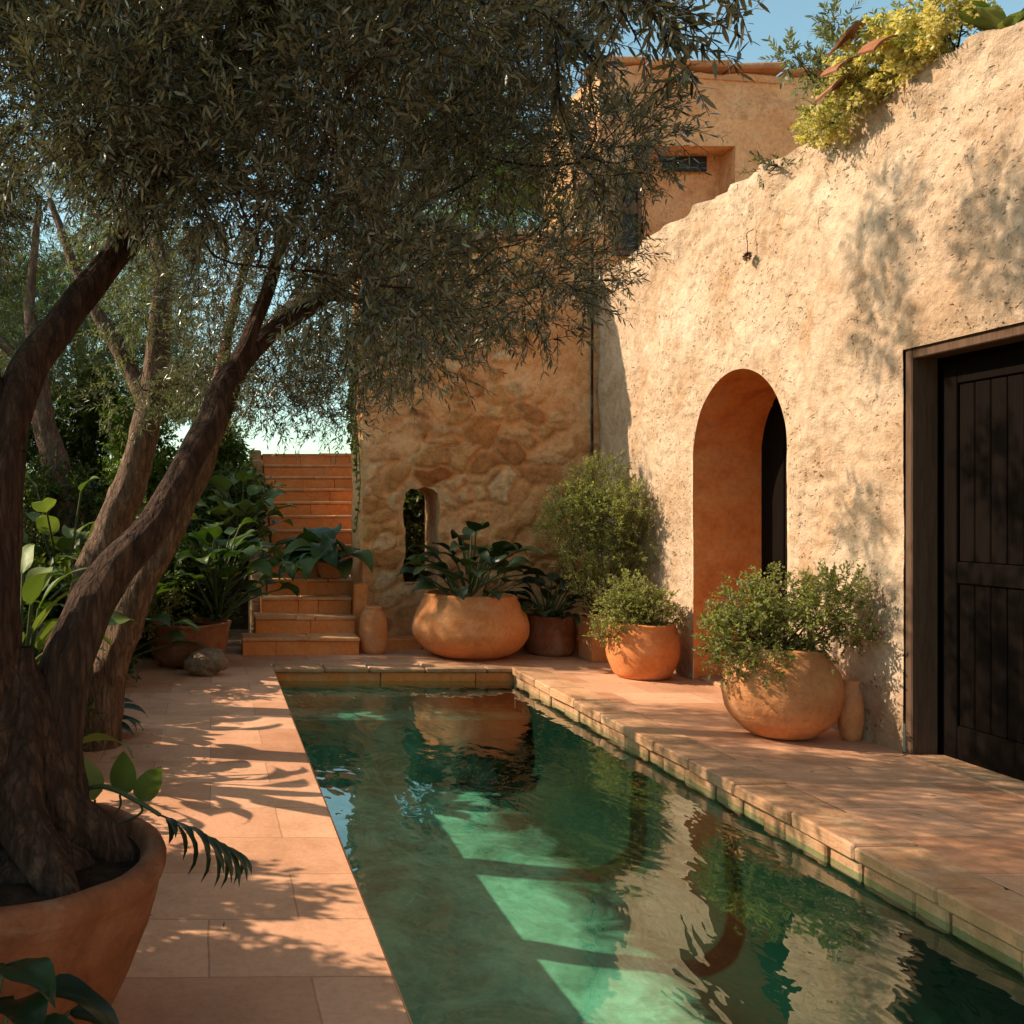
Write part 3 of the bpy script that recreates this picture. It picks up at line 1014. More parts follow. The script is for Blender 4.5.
nudge = np.where(zin & (np.abs(Xf - SX0) < .001), inw, 0) - np.where(zin & (np.abs(Xf - SX1) < .001), inw, 0)
nudz = -np.where(xin & (np.abs(Zf - SZ1) < .001), inw * 1.3, 0) + np.where(xin & (np.abs(Zf - SZ0) < .001), inw, 0)
# rubble stones standing slightly proud: cellular relief
pts = np.random.default_rng(3).uniform((BX0 - .2, -.2), (BX1 + .2, BH + .2), (300, 2))
qq = np.c_[Xf, Zf] + .05 * np.c_[fbm(q * 5, 51, 2), fbm(q * 5, 52, 2)]
d1 = np.full(len(qq), 9.); d2 = np.full(len(qq), 9.); sid = np.zeros(len(qq))
siz = np.random.default_rng(6).uniform(.8, 1.35, 300)
for n_, p_ in enumerate(pts):
    dd = np.hypot((qq[:, 0] - p_[0]) * .85, (qq[:, 1] - p_[1]) * 1.25) * siz[n_]
    m = dd < d1
    sid = np.where(m, ((n_ * 7919) % 301) / 300., sid)
    d2 = np.where(m, d1, np.minimum(d2, dd)); d1 = np.where(m, dd, d1)
stone = np.clip((d2 - d1 - .012) / .028, 0, 1)
vis_ = ((sid * 37.7) % 1.0) > .22
show = np.clip(fbm(q * .8, 55, 3) * 2.2 + .6, 0, 1)
disp = (.022 + .026 * sid) * stone * show * (.35 + .65 * vis_) + .02 * fbm(q * 1.5, 56, 3) + .008 * fbm(q * 11, 57, 3)
ed = np.clip(np.maximum(np.maximum(SX0 - Xf, Xf - SX1), np.maximum(SZ0 - Zf, Zf - SZ1)) / .08, 0, 1)
ed = np.minimum(ed, np.clip((Xf - BX0) / .05, 0, 1))
Yf = BY - disp * ed
Zf2 = Zf + (Zf > BH - .25) * ((Zf - BH + .25) / .25) * .05 * fbm(q * 3, 58, 2)
nu, nv = Xg.shape
I = np.arange(nu * nv).reshape(nu, nv)
qd = np.stack([I[:-1, :-1], I[1:, :-1], I[1:, 1:], I[:-1, 1:]], -1).reshape(-1, 4)
cx_, cz_ = Xf[qd].mean(1), Zf[qd].mean(1)
hw_ = (SX1 - SX0) / 2
ins = (cx_ > SX0) & (cx_ < SX1) & (cz_ > SZ0) & (cz_ < SZ1)
wb = MB()
V = np.c_[Xf + nudge, Yf, Zf2 + nudz]
wb.add(V, [qd[~ins]])
T = .7
# rounded end of the wall, top, rear face (with the same slit)
endl = V.reshape(nu, nv, 3)[0]
rows = []
for kx, ky in ((0, 0), (-.03, .03), (-.035, .12), (-.03, .35), (-.03, .6), (0, T)):
    r_ = endl.copy(); r_[:, 0] += kx + .02 * fbm(np.c_[np.full(nv, ky * 4), endl[:, 2] * 3, 0 * endl[:, 2]], 61, 2) * (ky > 0); r_[:, 1] = endl[:, 1] + ky
    rows.append(r_)
wb.grid(np.array(rows))
top = V.reshape(nu, nv, 3)[:, -1]
t2 = top.copy(); t2[:, 1] = BY + T
tm = (top + t2) / 2; tm[:, 2] += .05
wb.grid(np.array([top, tm, t2]))
yb_ = BY + T
for (a0, a1, z0, z1) in ((BX0, SX0, -.02, BH), (SX1, BX1, -.02, BH), (SX0, SX1, -.02, SZ0), (SX0, SX1, SZ1, BH)):
    wb.add([(a0, yb_, z0), (a1, yb_, z0), (a1, yb_, z1), (a0, yb_, z1)], [[(0, 3, 2, 1)]])
bwo = wb.build('wall', M['rubble'], bw, True)
at_ = bwo.data.attributes.new('stone', 'FLOAT_VECTOR', 'POINT')
av = np.zeros((len(bwo.data.vertices), 3), np.float32)
av[:len(Xf), 0] = sid; av[:len(Xf), 1] = stone * show * (.15 + .85 * vis_)
at_.data.foreach_set('vector', av.ravel())
# slit: rough reveals
rv = MB()
for (p0, p1) in (((SX0, SZ0), (SX0, SZ1)), ((SX0, SZ1), (SX1, SZ1)), ((SX1, SZ1), (SX1, SZ0)), ((SX1, SZ0), (SX0, SZ0))):
    n1, n2 = 20, 14
    a = np.linspace(0, 1, n1)[:, None]; b_ = np.linspace(0, 1, n2)[None, :]
    G = np.zeros((n1, n2, 3))
    G[:, :, 0] = p0[0] + (p1[0] - p0[0]) * a; G[:, :, 2] = p0[1] + (p1[1] - p0[1]) * a; G[:, :, 1] = BY + .002 + T * b_
    nz = .018 * fbm(G.reshape(-1, 3) * 8, 63, 3).reshape(n1, n2) * np.sin(np.pi * b_) * np.sin(np.pi * a)
    if p0[0] == p1[0]: G[:, :, 0] += nz
    else: G[:, :, 2] += nz
    rv.grid(G)
rv.build('slit_reveal', M['back'], bw, True)
lt = MB()
u_ = np.linspace(-1, 1, 25)
xl_ = (SX0 + SX1) / 2 + u_ * ((SX1 - SX0) / 2 + .004)
zl_ = SZ1 - .15 + .15 * np.sqrt(np.clip(1 - u_ ** 2, 0, 1)) - .012 * np.abs(fbm(np.c_[u_ * 3, 0 * u_, 0 * u_], 66, 3))
yl_ = np.linspace(BY + .012, BY + T - .02, 12)
lt.grid(np.stack([np.stack([xl_, np.full(25, y_), zl_ + .012 * fbm(np.c_[u_ * 4, np.full(25, y_ * 8), 0 * u_], 67, 2)], 1) for y_ in yl_]))
lt.grid(np.stack([np.stack([xl_, np.full(25, yl_[0]), zl_ * (1 - k_) + (SZ1 + .01) * k_], 1) for k_ in np.linspace(0, 1, 5)]))
lt.build('arch_stones', M['back'], bw)
# pale ledge on top near the corner of the wall
cp = MB()
x = BX0 - .05
while x < BX1:
    L = rng.uniform(.4, .6)
    cp.rbox((x + .004, BY - .07, BH + .012), (min(x + L, BX1) - .004, BY + T + .05, BH + .1), .015, .006, rng); x += L
cp.build('coping', M['coping'], bw)
# low plinth along the foot
pl = MB()
x = BX0 + .02
while x < BX1 - .05:
    L = rng.uniform(.45, .7)
    pl.rbox((x + .003, BY - .26, -.02), (min(x + L, WX - .06) - .003, BY - .005, .105 + rng.uniform(-.006, .006)), .012, .004, rng); x += L
pl.build('plinth', M['steps'], bw)

# drain cable in the corner
tg_ = MB()
tg_.tube(curve([(3.94, BY - .05, .12), (3.945, BY - .05, 1.4), (3.94, BY - .052, 2.6), (3.945, BY - .05, BH + .02)], 30), np.full(30, .013), 7)
o = tag(tg_.build('drainpipe', M['iron'], None, True), 'thin dark pipe running down the corner of the two walls', 'pipe')

# ================================================================== UPPER HOUSE behind
uh = thing('upper_house', 'ochre upper storey of a house with recessed balcony behind the walls', 'house', (7.5, 12.5, 3.5))
UY, UX0, UX1, UZ0 = 12.5, 5.1, 11.0, 2.0
def ptop(x): return 7.28 - .055 * (x - UX0)
RX0, RX1, RZ1 = (636 - 212) * UY / F_PX, (735 - 212) * UY / F_PX, EYE + (512 - 146) * UY / F_PX
def rough_sheet(mb, p00, pu, pv, nu, nv, nvec, amp, seed, f=1.0):
    a = np.linspace(0, 1, nu)[:, None, None]; b_ = np.linspace(0, 1, nv)[None, :, None]
    G = np.array(p00) + a * np.array(pu) + b_ * np.array(pv)
    q = G.reshape(-1, 3)
    e = (np.sin(np.pi * a) * np.sin(np.pi * b_)).clip(0, .15) / .15
    G = G + np.array(nvec) * (amp * (fbm(q * 1.2 * f, seed, 3) + .35 * fbm(q * 6 * f, seed + 1, 3))).reshape(nu, nv, 1) * e
    mb.grid(G)
ub = MB()
# front: pier left of the recess, right part, band above the recess
def front(x0, x1, z0, z1f):
    n1 = max(4, int((x1 - x0) / .06)); n2 = 60
    xs_ = np.linspace(x0, x1, n1)
    G = np.zeros((n1, n2, 3))
    G[:, :, 0] = xs_[:, None]
    zt = np.array([z1f(x_) for x_ in xs_])
    G[:, :, 2] = z0 + (zt - z0)[:, None] * np.linspace(0, 1, n2)[None, :]
    q = G.reshape(-1, 3)
    G[:, :, 1] = UY - (.03 * fbm(q * 1.1, 71, 3) + .012 * fbm(q * 7, 72, 3)).reshape(n1, n2)
    ub.grid(G)
front(UX0, RX0, UZ0, lambda x: RZ1)
front(RX1, UX1, UZ0, lambda x: RZ1)
front(UX0, UX1, RZ1, lambda x: ptop(x) + .04 * float(vn(np.array([[x * 3, 0, 0]]), 7)[0]))
rough_sheet(ub, (UX0, 14.6, UZ0), (0, -2.1, 0), (0, 0, ptop(UX0) - UZ0), 40, 60, (-1, 0, 0), .05, 74)
ub.add([(UX0, UY, 7.2), (UX1, UY, 6.8), (UX1, 18, 6.8), (UX0, 18, 7.2)], [[(0, 1, 2, 3)]])
# recess
rd = .4
ub.add([(RX1, UY, UZ0), (RX1, UY + rd, UZ0), (RX1, UY + rd, RZ1), (RX1, UY, RZ1)], [[(0, 1, 2, 3)]])
ub.add([(RX0, UY, UZ0), (RX0, UY + rd, UZ0), (RX0, UY + rd, RZ1), (RX0, UY, RZ1)], [[(0, 3, 2, 1)]])
ub.add([(RX0, UY, RZ1), (RX1, UY, RZ1), (RX1, UY + rd, RZ1), (RX0, UY + rd, RZ1)], [[(0, 1, 2, 3)]])
ub.build('wall', M['upper'], uh, True)
rb = MB()
rough_sheet(rb, (RX0, UY + rd, UZ0), (RX1 - RX0, 0, 0), (0, 0, RZ1 - UZ0), 20, 30, (0, -1, 0), .015, 76)
rb.build('recess_wall', M['upper'], uh, True)
ww = MB()
yy = UY + rd - .05
wx0, wx1 = (662 - 212) * yy / F_PX, (706 - 212) * yy / F_PX
wz0, wz1 = EYE + (512 - 172) * yy / F_PX, EYE + (512 - 157) * yy / F_PX
ww.rbox((wx0, yy - .03, wz0), (wx1, yy, wz1), .008)
ww.build('high_window', M['glass'], uh)
wf = MB()
yy = UY - .012
fx0, fx1 = (617 - 212) * yy / F_PX, (640 - 212) * yy / F_PX
fz0, fz1 = EYE + (512 - 256) * yy / F_PX, EYE + (512 - 178) * yy / F_PX
zm = (fz0 + fz1) / 2 + .1
for bx in (((fx0, fz0), (fx0 + .05, fz1)), ((fx1 - .05, fz0), (fx1, fz1)), ((fx0 + .051, fz1 - .05), (fx1 - .051, fz1)), ((fx0 + .051, zm - .07), (fx1 - .051, zm + .07)), ((fx0 + .051, fz0), (fx1 - .051, fz0 + .05))):
    wf.box((bx[0][0], yy - .06, bx[0][1]), (bx[1][0], yy + .02, bx[1][1]))
wo = wf.build('window', M['frame'], uh)
pn = MB(); pn.box((fx0 + .03, yy - .03, fz0 + .03), (fx1 - .03, yy - .025, fz1 - .03)); pn.build('pane', M['glass'], wo)
cp = MB()
x = UX0 - .08
while x < UX1:
    L = rng.uniform(.5, .9); x1_ = min(x + L, UX1)
    cp.rbox((x + .004, UY - .07, ptop(x) + .02), (x1_ - .004, UY + .4, ptop(x) + .09 + rng.uniform(-.01, .02)), .02, .012, rng); x += L
cp.build('parapet_tile', M['coping'], uh)

# ================================================================== STAIRS
stt = thing('garden_stairs', 'long flight of orange terracotta garden steps climbing past the plants', 'stairs', (1.0, 9.3, 0))
for i in range(13):
    s = MB()
    z1 = .17 * (i + 1)
    yf, ye = 9.3 + .32 * i, 9.3 + .32 * (i + 1) + .05
    if i == 12: ye += 1.2
    x0, x1 = ((.30, 1.44), (.44, 1.45), (.52, 1.46))[i] if i < 3 else (.60 if i < 6 else .70, 1.50 if i < 3 else (1.5 if i < 5 else (1.8 if i < 8 else 2.15)))
    if yf < BY + T and i >= 3: x1 = 1.525
    n = 2 if i % 2 else 3
    cuts = np.linspace(x0, x1, n + 1) + np.r_[0, rng.uniform(-.1, .1, n - 1), 0]
    for k in range(n):
        if cuts[k + 1] - cuts[k] < .05: continue
        s.rbox((cuts[k] + .0008, yf + rng.uniform(-.003, .003), -.02 if i < 2 else z1 - .34), (cuts[k + 1] - .0015, ye, z1 - .035 + rng.uniform(-.002, .002)), .003, .002, rng)
    so_ = s.build('step', M['steps'], stt)
    tr_ = MB()
    cut2 = np.linspace(x0 - .005, x1 + .005, 3 + i % 2) + np.r_[0, rng.uniform(-.08, .08, 1 + i % 2), 0]
    for k in range(len(cut2) - 1):
        tr_.rbox((cut2[k] + .001, yf - .018 + rng.uniform(-.004, .004), z1 - .033), (cut2[k + 1] - .001, ye, z1 + rng.uniform(-.003, .003)), .007, .003, rng)
    tr_.build('tread', M['tread'], so_)
ck = MB()
for i in range(3, 13):
    xl = .60 if i < 6 else .70
    ck.rbox((xl - .17, 9.32 + .32 * i, -.02), (xl - .012, 9.32 + .32 * (i + 1) - .002, .17 * (i + 1) + .05 + rng.uniform(-.02, .02)), .02, .006, rng)
ck.build('side_wall', M['back'], stt)
# raised ground behind and beside the stairs
hb_ = MB()
u, v = np.linspace(-12, .55, 60), np.linspace(11.4, 30, 60)
G = np.stack(np.meshgrid(u, v, indexing='ij'), -1)
hz = np.clip((G[:, :, 1] - 11.4) / 2.2, 0, 1) * 2.0 + .08 * fbm(np.c_[G.reshape(-1, 2), np.zeros(3600)], 81, 3).reshape(60, 60) - .03
hb_.grid(np.concatenate([G, hz[:, :, None]], -1))
u, v = np.linspace(.55, 14, 20), np.linspace(14.55, 30, 20)
G = np.stack(np.meshgrid(u, v, indexing='ij'), -1)
hb_.grid(np.concatenate([G, np.full((20, 20, 1), 2.15)], -1))
struct(hb_.build('terraced_bank', M['soil'], None, True))

# ================================================================== POTS
# wide bowl before the back wall
pot('bowl_planter', 'wide low orange clay bowl standing before the slit window', 'planter', 2.5, 9.22,
    [(.28, 0), (.42, .06), (.53, .2), (.54, .33), (.49, .47), (.44, .565), (.435, .60), (.40, .61), (.385, .585), (.38, .5)], M['pot'], 1, .02, .52, .41, tilt=-.03)
pot('clay_jar', 'small upright clay jar between the lowest steps and the stone wall', 'jar', 1.60, 9.42,
    [(.10, 0), (.125, .05), (.14, .2), (.125, .36), (.085, .43), (.08, .455), (.06, .46), (.055, .42)], M['pot'], 2, .007)
blk = MB(); blk.rbox((1.455, 9.72, .0), (1.6, 9.86, .66), .015, .005, rng)
tag(blk.build('stone_post', M['steps']), 'short square clay post behind the small jar beside the steps', 'post')
pot('round_planter', 'plain orange clay planter left of the arched doorway', 'planter', 3.645, 8.05,
    [(.19, 0), (.23, .04), (.28, .17), (.287, .27), (.275, .37), (.262, .43), (.258, .455), (.232, .46), (.225, .42)], M['pot'], 3, .012, .40, .245)
pot('globe_planter', 'large weathered globe shaped clay pot between arch and dark doorway', 'planter', 3.56, 5.95,
    [(.14, 0), (.20, .025), (.295, .13), (.33, .27), (.315, .40), (.265, .505), (.24, .545), (.215, .55), (.205, .51)], M['pot_old'], 4, .02, .48, .24, tilt=-.04)
pot('slim_jar', 'slim clay jar tucked against the wall beside the globe pot', 'jar', 3.92, 5.83,
    [(.045, 0), (.06, .04), (.07, .15), (.062, .27), (.045, .33), (.05, .36), (.038, .36), (.035, .32)], M['pot_old'], 5, .008)
pot('low_planter', 'low dark clay planter in the shade right of the wide bowl', 'planter', 3.33, 9.36,
    [(.2, 0), (.235, .05), (.25, .2), (.24, .34), (.245, .38), (.22, .385), (.21, .33)], M['pot_dark'], 6, .015, .32, .23)
sq = thing('box_planter', 'square clay box planter in the wall corner under the tall shrub', 'planter', (3.7, 9.0, 0))
sb_ = MB()
bx, by_, bh, hw = 3.7, 9.0, .44, .165
for (lo, hi) in (((bx - hw, by_ - hw, .003), (bx + hw, by_ - hw + .03, bh)), ((bx - hw, by_ + hw - .03, .003), (bx + hw, by_ + hw, bh)),
                 ((bx - hw, by_ - hw + .031, .003), (bx - hw + .03, by_ + hw - .031, bh)), ((bx + hw - .03, by_ - hw + .031, .003), (bx + hw, by_ + hw - .031, bh))):
    sb_.rbox(lo, hi, .006, .002, rng)
sb_.build('body', M['pot'], sq)
so = MB(); so.box((bx - hw + .031, by_ - hw + .031, .05), (bx + hw - .031, by_ + hw - .031, bh - .05)); so.build('soil', M['soil'], sq)
pot('garden_bowl', 'dark clay bowl at the corner of the left bed, left of the steps', 'planter', -.22, 8.72,
    [(.24, 0), (.3, .05), (.36, .18), (.37, .3), (.385, .36), (.395, .39), (.36, .395), (.34, .34)], M['pot_dark'], 8, .015, .33, .35)
rk = MB()
a = np.linspace(0, 2 * np.pi, 40, endpoint=False); ph = np.linspace(0.02, np.pi - .02, 24)
G = np.stack([np.cos(a)[:, None] * np.sin(ph), np.sin(a)[:, None] * np.sin(ph), np.cos(ph) + 0 * a[:, None]], -1)
q = G.reshape(-1, 3)
rid = 1 + .16 * fbm(q * 1.6, 91, 3) - .12 * np.abs(vn(q * 5, 92)) - .05 * np.abs(vn(q * 11, 93))
q = q * rid[:, None] * np.array([.2, .13, .13]) + np.array([-.05, 8.16, .105])
rk.grid(q.reshape(G.shape), close_u=True)
tag(rk.build('gnarled_rock', M['rock'], None, True), 'gnarled brown rock lying before the dark clay bowl on the paving', 'rock')
# big tapering pot of the front tree; darker clay carries its shade in colour
PXC, PYC, PZ = -.585, 2.62, .46
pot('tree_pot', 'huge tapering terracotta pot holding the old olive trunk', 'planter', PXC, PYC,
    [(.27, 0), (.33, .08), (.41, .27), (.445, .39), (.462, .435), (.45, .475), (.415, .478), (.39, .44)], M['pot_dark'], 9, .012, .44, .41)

# ================================================================== PLANTS IN POTS
inwall = lambda Q: (Q[:, 0] < WX - .035) & (Q[:, 1] < BY - .03)
leafy_plant('potted_plant', 'dark glossy broad-leaved plant growing in the wide clay bowl', 'plant', (2.5, 9.22, .5), 46, .42, .31, .2, M['darkleaf'], 3, 'ovate', .8, .9, .95, hgt=.34, rbase=.22,
            limit=lambda p: p[1] < 9.8)
leafy_plant('potted_plant', 'dark drooping plant in the low shaded planter by the corner', 'plant', (3.3, 9.34, .33), 36, .42, .26, .16, M['darkleaf'], 5, 'ovate', .85, .9, .9,
            limit=lambda p: p[1] < 9.8 and p[0] < 3.9)
shrub('shrub', 'tall pale green feathery shrub in the corner box planter', 'shrub', (3.68, 9.0, .4),
      [((-.05, .0, .55), .33), ((.05, -.1, .95), .36), ((-.2, .1, .85), .33), ((.0, .05, 1.25), .28), ((-.3, -.05, 1.05), .22), ((.15, -.3, 1.0), .25), ((.2, -.25, .6), .25), ((-.05, -.2, .3), .25)],
      M['shrub'], 21, .036, .3, 105, 7, (.1, .2), limit=inwall, updir=(0, 0, .7))
shrub('shrub', 'leafy green shrub spilling over the plain planter left of the arch', 'shrub', (3.645, 8.05, .41),
      [((-.05, -.02, .12), .2), ((-.2, .0, .1), .2), ((.14, -.05, .1), .17), ((-.08, .05, .3), .18), ((.02, -.1, .22), .18), ((-.3, -.05, .0), .14)],
      M['shrub'], 22, .028, .5, 170, 5, (.06, .13), limit=inwall, updir=(0, 0, .3))
shrub('shrub', 'bushy pale green shrub crowning the large globe pot', 'shrub', (3.545, 5.95, .48),
      [((-.18, .0, .14), .2), ((.05, -.05, .2), .2), ((-.3, .05, .16), .17), ((.22, -.1, .32), .2), ((.02, .05, .38), .19), ((-.15, .08, .32), .17), ((.3, -.15, .45), .15), ((-.36, -.05, .02), .12), ((-.2, -.22, .0), .11), ((.38, -.2, .22), .12), ((.12, -.05, .02), .14)],
      M['shrub'], 23, .027, .5, 200, 5, (.06, .13), limit=inwall, updir=(0, 0, .35))

# ================================================================== PLANTS ON THE WALL CREST
cz_ = H + .02
for k, (px, py, Yq, r, lab, m_, bl) in enumerate([
    (868, 58, 5.75, .17, 'yellow flowering bush on the crest of the sunlit wall above the arch side', 'bright', 16),
    (838, 112, 5.98, .15, 'small yellow blossom clump hanging from the crest below the broken tiles', 'bright', 14),
    (908, 62, 5.45, .12, 'low yellow blossom clump on the crest between the two larger bushes', 'bright', 14),
    (945, 15, 5.22, .17, 'yellow flowering bush at the top right corner of the wall crest', 'bright', 16)]):
    c0 = P(px, py, Yq)
    bz = np.array([WX + .1, Yq, cz_])
    off = c0 - bz; off[0] = max(off[0], -.2)
    shrub('flowering_bush', lab, 'bush', bz, [(off, r), (off + np.array([.03, .22, -.02]), r * .8), (off + np.array([.0, -.2, .03]), r * .8)], M['crest'], 40 + k, .036, .33, 52, 5, (.08, .17), blossoms=bl * 8, updir=(-.3, 0, .4))
shrub('green_sprig', 'blue green leafy sprig standing against the sky on the wall crest', 'sprig', P(832, 100, 6.45) + np.array([.02, 0, 0]),
      [((-.12, .05, .22), .08), ((-.24, .1, .34), .07), ((.06, .02, .4), .08), ((.04, .02, .56), .07), ((-.03, .04, .2), .08)], M['olive_pale'], 47, .055, .3, 130, 6, (.1, .18), updir=(-.1, 0, .5))
shrub('green_sprig', 'small dark green tuft at the lower end of the wall crest', 'sprig', (WX + .03, 6.72, H - .02),
      [((-.03, .05, .06), .07), ((-.02, .2, .04), .06)], M['garden'], 48, .05, .25, 60, 6, (.08, .14), updir=(-.3, .2, .2))
leafy_plant('succulent', 'broad-leaved pale succulent at the top right of the wall crest', 'plant', (WX + .12, 4.95, H + .02), 13, .06, .22, .11, M['paleleaf'], 49, 'oval', .8, .3, .9)
shd = [((880, 38), .15, -.35), ((872, 66), .13, .2), ((912, 44), .12, .3), ((866, 88), .14, -.1)]
slab = ('tilted brown tile shard in the blossoms, uppermost on the wall crest', 'long brown tile shard lying below the upper shard among blossoms',
        'dark brown tile shard nearest the top right flowering bush', 'lowest brown tile shard on the wall crest above the blossom clump')
for k, ((px, py), L, an) in enumerate(shd):
    c0 = P(px, py, (WX + .0) * F_PX / (px - VPX) + .0)
    c0[0] = WX - .2
    t_ = np.linspace(-1, 1, 9)
    ub_ = MB()
    G = []
    for th, s_ in ((.0, 1), (.014, 1)):
        row = np.stack([np.stack([np.full(9, x_), t_ * .085, .02 * (1 - t_ ** 2) - th], 1) for x_ in np.linspace(-L * .6, L * .6, 4)], 0)
        G.append(row)
    for row in G: ub_.grid(row)
    for e in (0, -1): ub_.grid(np.stack([G[0][e], G[1][e]], 0))
    for e in (0, -1): ub_.grid(np.stack([G[0][:, e], G[1][:, e]], 0))
    V = ub_.verts()
    ca, sa = math.cos(an), math.sin(an)
    # long axis along the wall, tipped forward
    W_ = np.c_[V[:, 1] * .8 - V[:, 2] * .5, V[:, 0] * ca, V[:, 0] * sa + V[:, 2] * .8 + V[:, 1] * .5] + c0
    ub_.V = [W_]
    tag(ub_.build('tile_shard', M['pot_dark'], None, True), slab[k], 'roof tile', 'broken tiles on the wall crest')
# dried seed head hanging on the wall
dh = MB()
c0 = np.array([WX - .02, 7.05, 3.3])
p_ = curve([c0 + [.03, 0, .2], c0 + [-.01, .02, .17], c0 + [-.015, .0, .08], c0 + [-.01, .01, 0]], 16)
dh.tube(p_, np.full(16, .003), 5)
u = nrm(np.random.default_rng(8).normal(size=(90, 3)))
leaves(dh, p_[-1] + u * .012, u, np.roll(u, 1, 1), np.full(90, .03), np.full(90, .014), False)
tag(dh.build('dried_sprig', M['frame']), 'dried brown sprig hanging on the upper sunlit wall', 'dried plant')

# ================================================================== OLIVE TREES
rng = np.random.default_rng(77)


def region(n, xr, yr, Yr, lbx, lby, rr, rng, top=-1e9, keep=None):
    out = []
    while len(out) < n:
        px, py, Y = rng.uniform(*xr), rng.uniform(*yr), rng.uniform(*Yr)
        r = rng.uniform(*rr)
        lim = np.interp(px, lbx, lby) - (r + .1) * F_PX / Y * .75
        if py > lim: continue
        c = P(px, py, Y)
        if keep is not None and not keep(c, px, py): continue
        out.append((c, r))
    return out


LBX = [-200, 0, 90, 200, 300, 350, 420, 480, 540, 590, 625, 650, 700]
LBY = [330, 330, 330, 320, 380, 420, 420, 405, 365, 305, 245, 165, -60]
cl = region(150, (-220, 640), (-260, 420), (2.9, 5.2), LBX, LBY, (.2, .3), rng)
for q in range(36):  # unseen overhead clumps, added to block skylight and darken the foreground
    cl.append((np.array([rng.uniform(-3.0, .3), rng.uniform(.2, 3.0), rng.uniform(3.1, 4.8)]), rng.uniform(.24, .32)))
for q in range(48):  # more unseen clumps above and behind the camera, added to shut out sky
    cl.append((np.array([rng.uniform(-2.6, 1.5), rng.uniform(-1.2, 2.2), rng.uniform(3.0, 4.3)]), rng.uniform(.22, .3)))
cl += region(34, (60, 420), (-80, 330), (2.3, 3.0), LBX, LBY, (.16, .22), rng)


def L3(pts):
    return np.array([np.append(P(a, b_, Y), r) for a, b_, Y, r in pts])


def hides_limb(c):
    px, py = VPX + c[0] / c[1] * F_PX, HOR - (c[2] - EYE) / c[1] * F_PX
    return c[1] < 3.75 and ((150 < px < 360 and 215 < py < 440) or (-20 < px < 165 and 190 < py < 420))


cl = [q for q in cl if not (q[0][1] > 1.5 and hides_limb(q[0]))]
for (c_, r_) in (((1.0, 5.3, 3.2), .24), ((1.0, 5.6, 3.85), .26), ((1.05, 6.0, 3.4), .24), ((.95, 5.95, 4.25), .24), ((1.0, 5.3, 4.35), .24), ((1.05, 5.75, 3.0), .22), ((.9, 6.55, 5.0), .26), ((.95, 6.6, 5.45), .24), ((.8, 6.5, 5.8), .22), ((1.0, 5.7, 5.15), .26), ((.95, 5.75, 5.55), .2), ((1.05, 6.75, 3.75), .2), ((1.0, 6.6, 3.3), .2), ((.6, 5.6, 5.4), .2)):
    cl.append((np.array(c_), r_))
limbsA = [
    L3([(20, 905, 2.62, .27), (28, 866, 2.64, .235), (36, 815, 2.66, .165), (42, 765, 2.68, .135), (52, 720, 2.7, .09), (72, 650, 2.72, .074), (110, 575, 2.78, .063), (158, 520, 2.85, .053), (200, 440, 2.95, .046), (235, 372, 3.1, .038), (275, 328, 3.3, .032), (325, 297, 3.5, .026), (390, 240, 3.8, .016), (450, 170, 4.0, .01)]),
    L3([(-20, 905, 2.6, .27), (-18, 862, 2.62, .22), (-18, 770, 2.64, .125), (-14, 680, 2.64, .092), (-10, 560, 2.66, .078), (2, 450, 2.72, .066), (30, 375, 2.8, .055), (75, 305, 2.95, .047), (130, 232, 3.1, .042), (175, 140, 3.3, .03), (230, 40, 3.5, .02), (300, -80, 3.7, .01)]),
    L3([(6, 460, 2.72, .06), (-15, 380, 2.75, .05), (-30, 280, 2.9, .04), (-60, 120, 3.1, .025), (-90, -60, 3.3, .012)]),
    *[np.array([(PXC + .06 + .02 * math.cos(q), PYC + .03 + .02 * math.sin(q), 1.02, .012), (PXC + .04 + .07 * math.cos(q), PYC + .02 + .07 * math.sin(q), .80, .05), (PXC + .15 * math.cos(q), PYC + .15 * math.sin(q), .61, .07),
                (PXC + .27 * math.cos(q + .1), PYC + .27 * math.sin(q + .1), .50, .055), (PXC + .37 * math.cos(q + .15), PYC + .37 * math.sin(q + .15), .40, .03)]) for q in (-.1, .8, -1.0, -1.9, -2.7, 1.9, 3.0)],
    L3([(235, 372, 3.1, .03), (262, 300, 3.2, .024), (300, 200, 3.4, .018), (350, 90, 3.6, .01)]),
    L3([(325, 297, 3.5, .018), (400, 300, 3.8, .013), (470, 310, 4.1, .008)]),
]


def sprays(cb, sb, rng):
    # hanging sprays near the lens side at the top, reaching right against the sky
    for (a, b_) in (((540, -60, 2.4), (700, 30, 2.2)), ((560, -80, 2.4), (735, 0, 2.2)), ((540, -60, 2.5), (640, 45, 2.3)), ((640, 0, 2.3), (690, 75, 2.25)),
                    ((480, -40, 2.6), (600, 70, 2.5)), ((600, -60, 2.35), (660, 20, 2.2)), ((560, 10, 2.6), (560, 110, 2.6))):
        p0, p1 = P(*a), P(*b_)
        p = branch(sb, p0, p1, .006, .002, rng, .05, 12, 5)
        n = 16
        ii = rng.integers(3, 12, n)
        d = nrm(p1 - p0) * .7 + rng.normal(0, .45, (n, 3))
        twigs(cb, sb, p[ii], d, rng.uniform(.08, .17, n), 6, .048, rng, True, .2)


olive_tree('old olive tree with dark forked trunk rooted in the huge front pot', limbsA, cl, M['olive'], M['bark'], 101, .035, 150, extra=sprays, seg=64, rough=.13, pairs=8, length=(.09, .18))

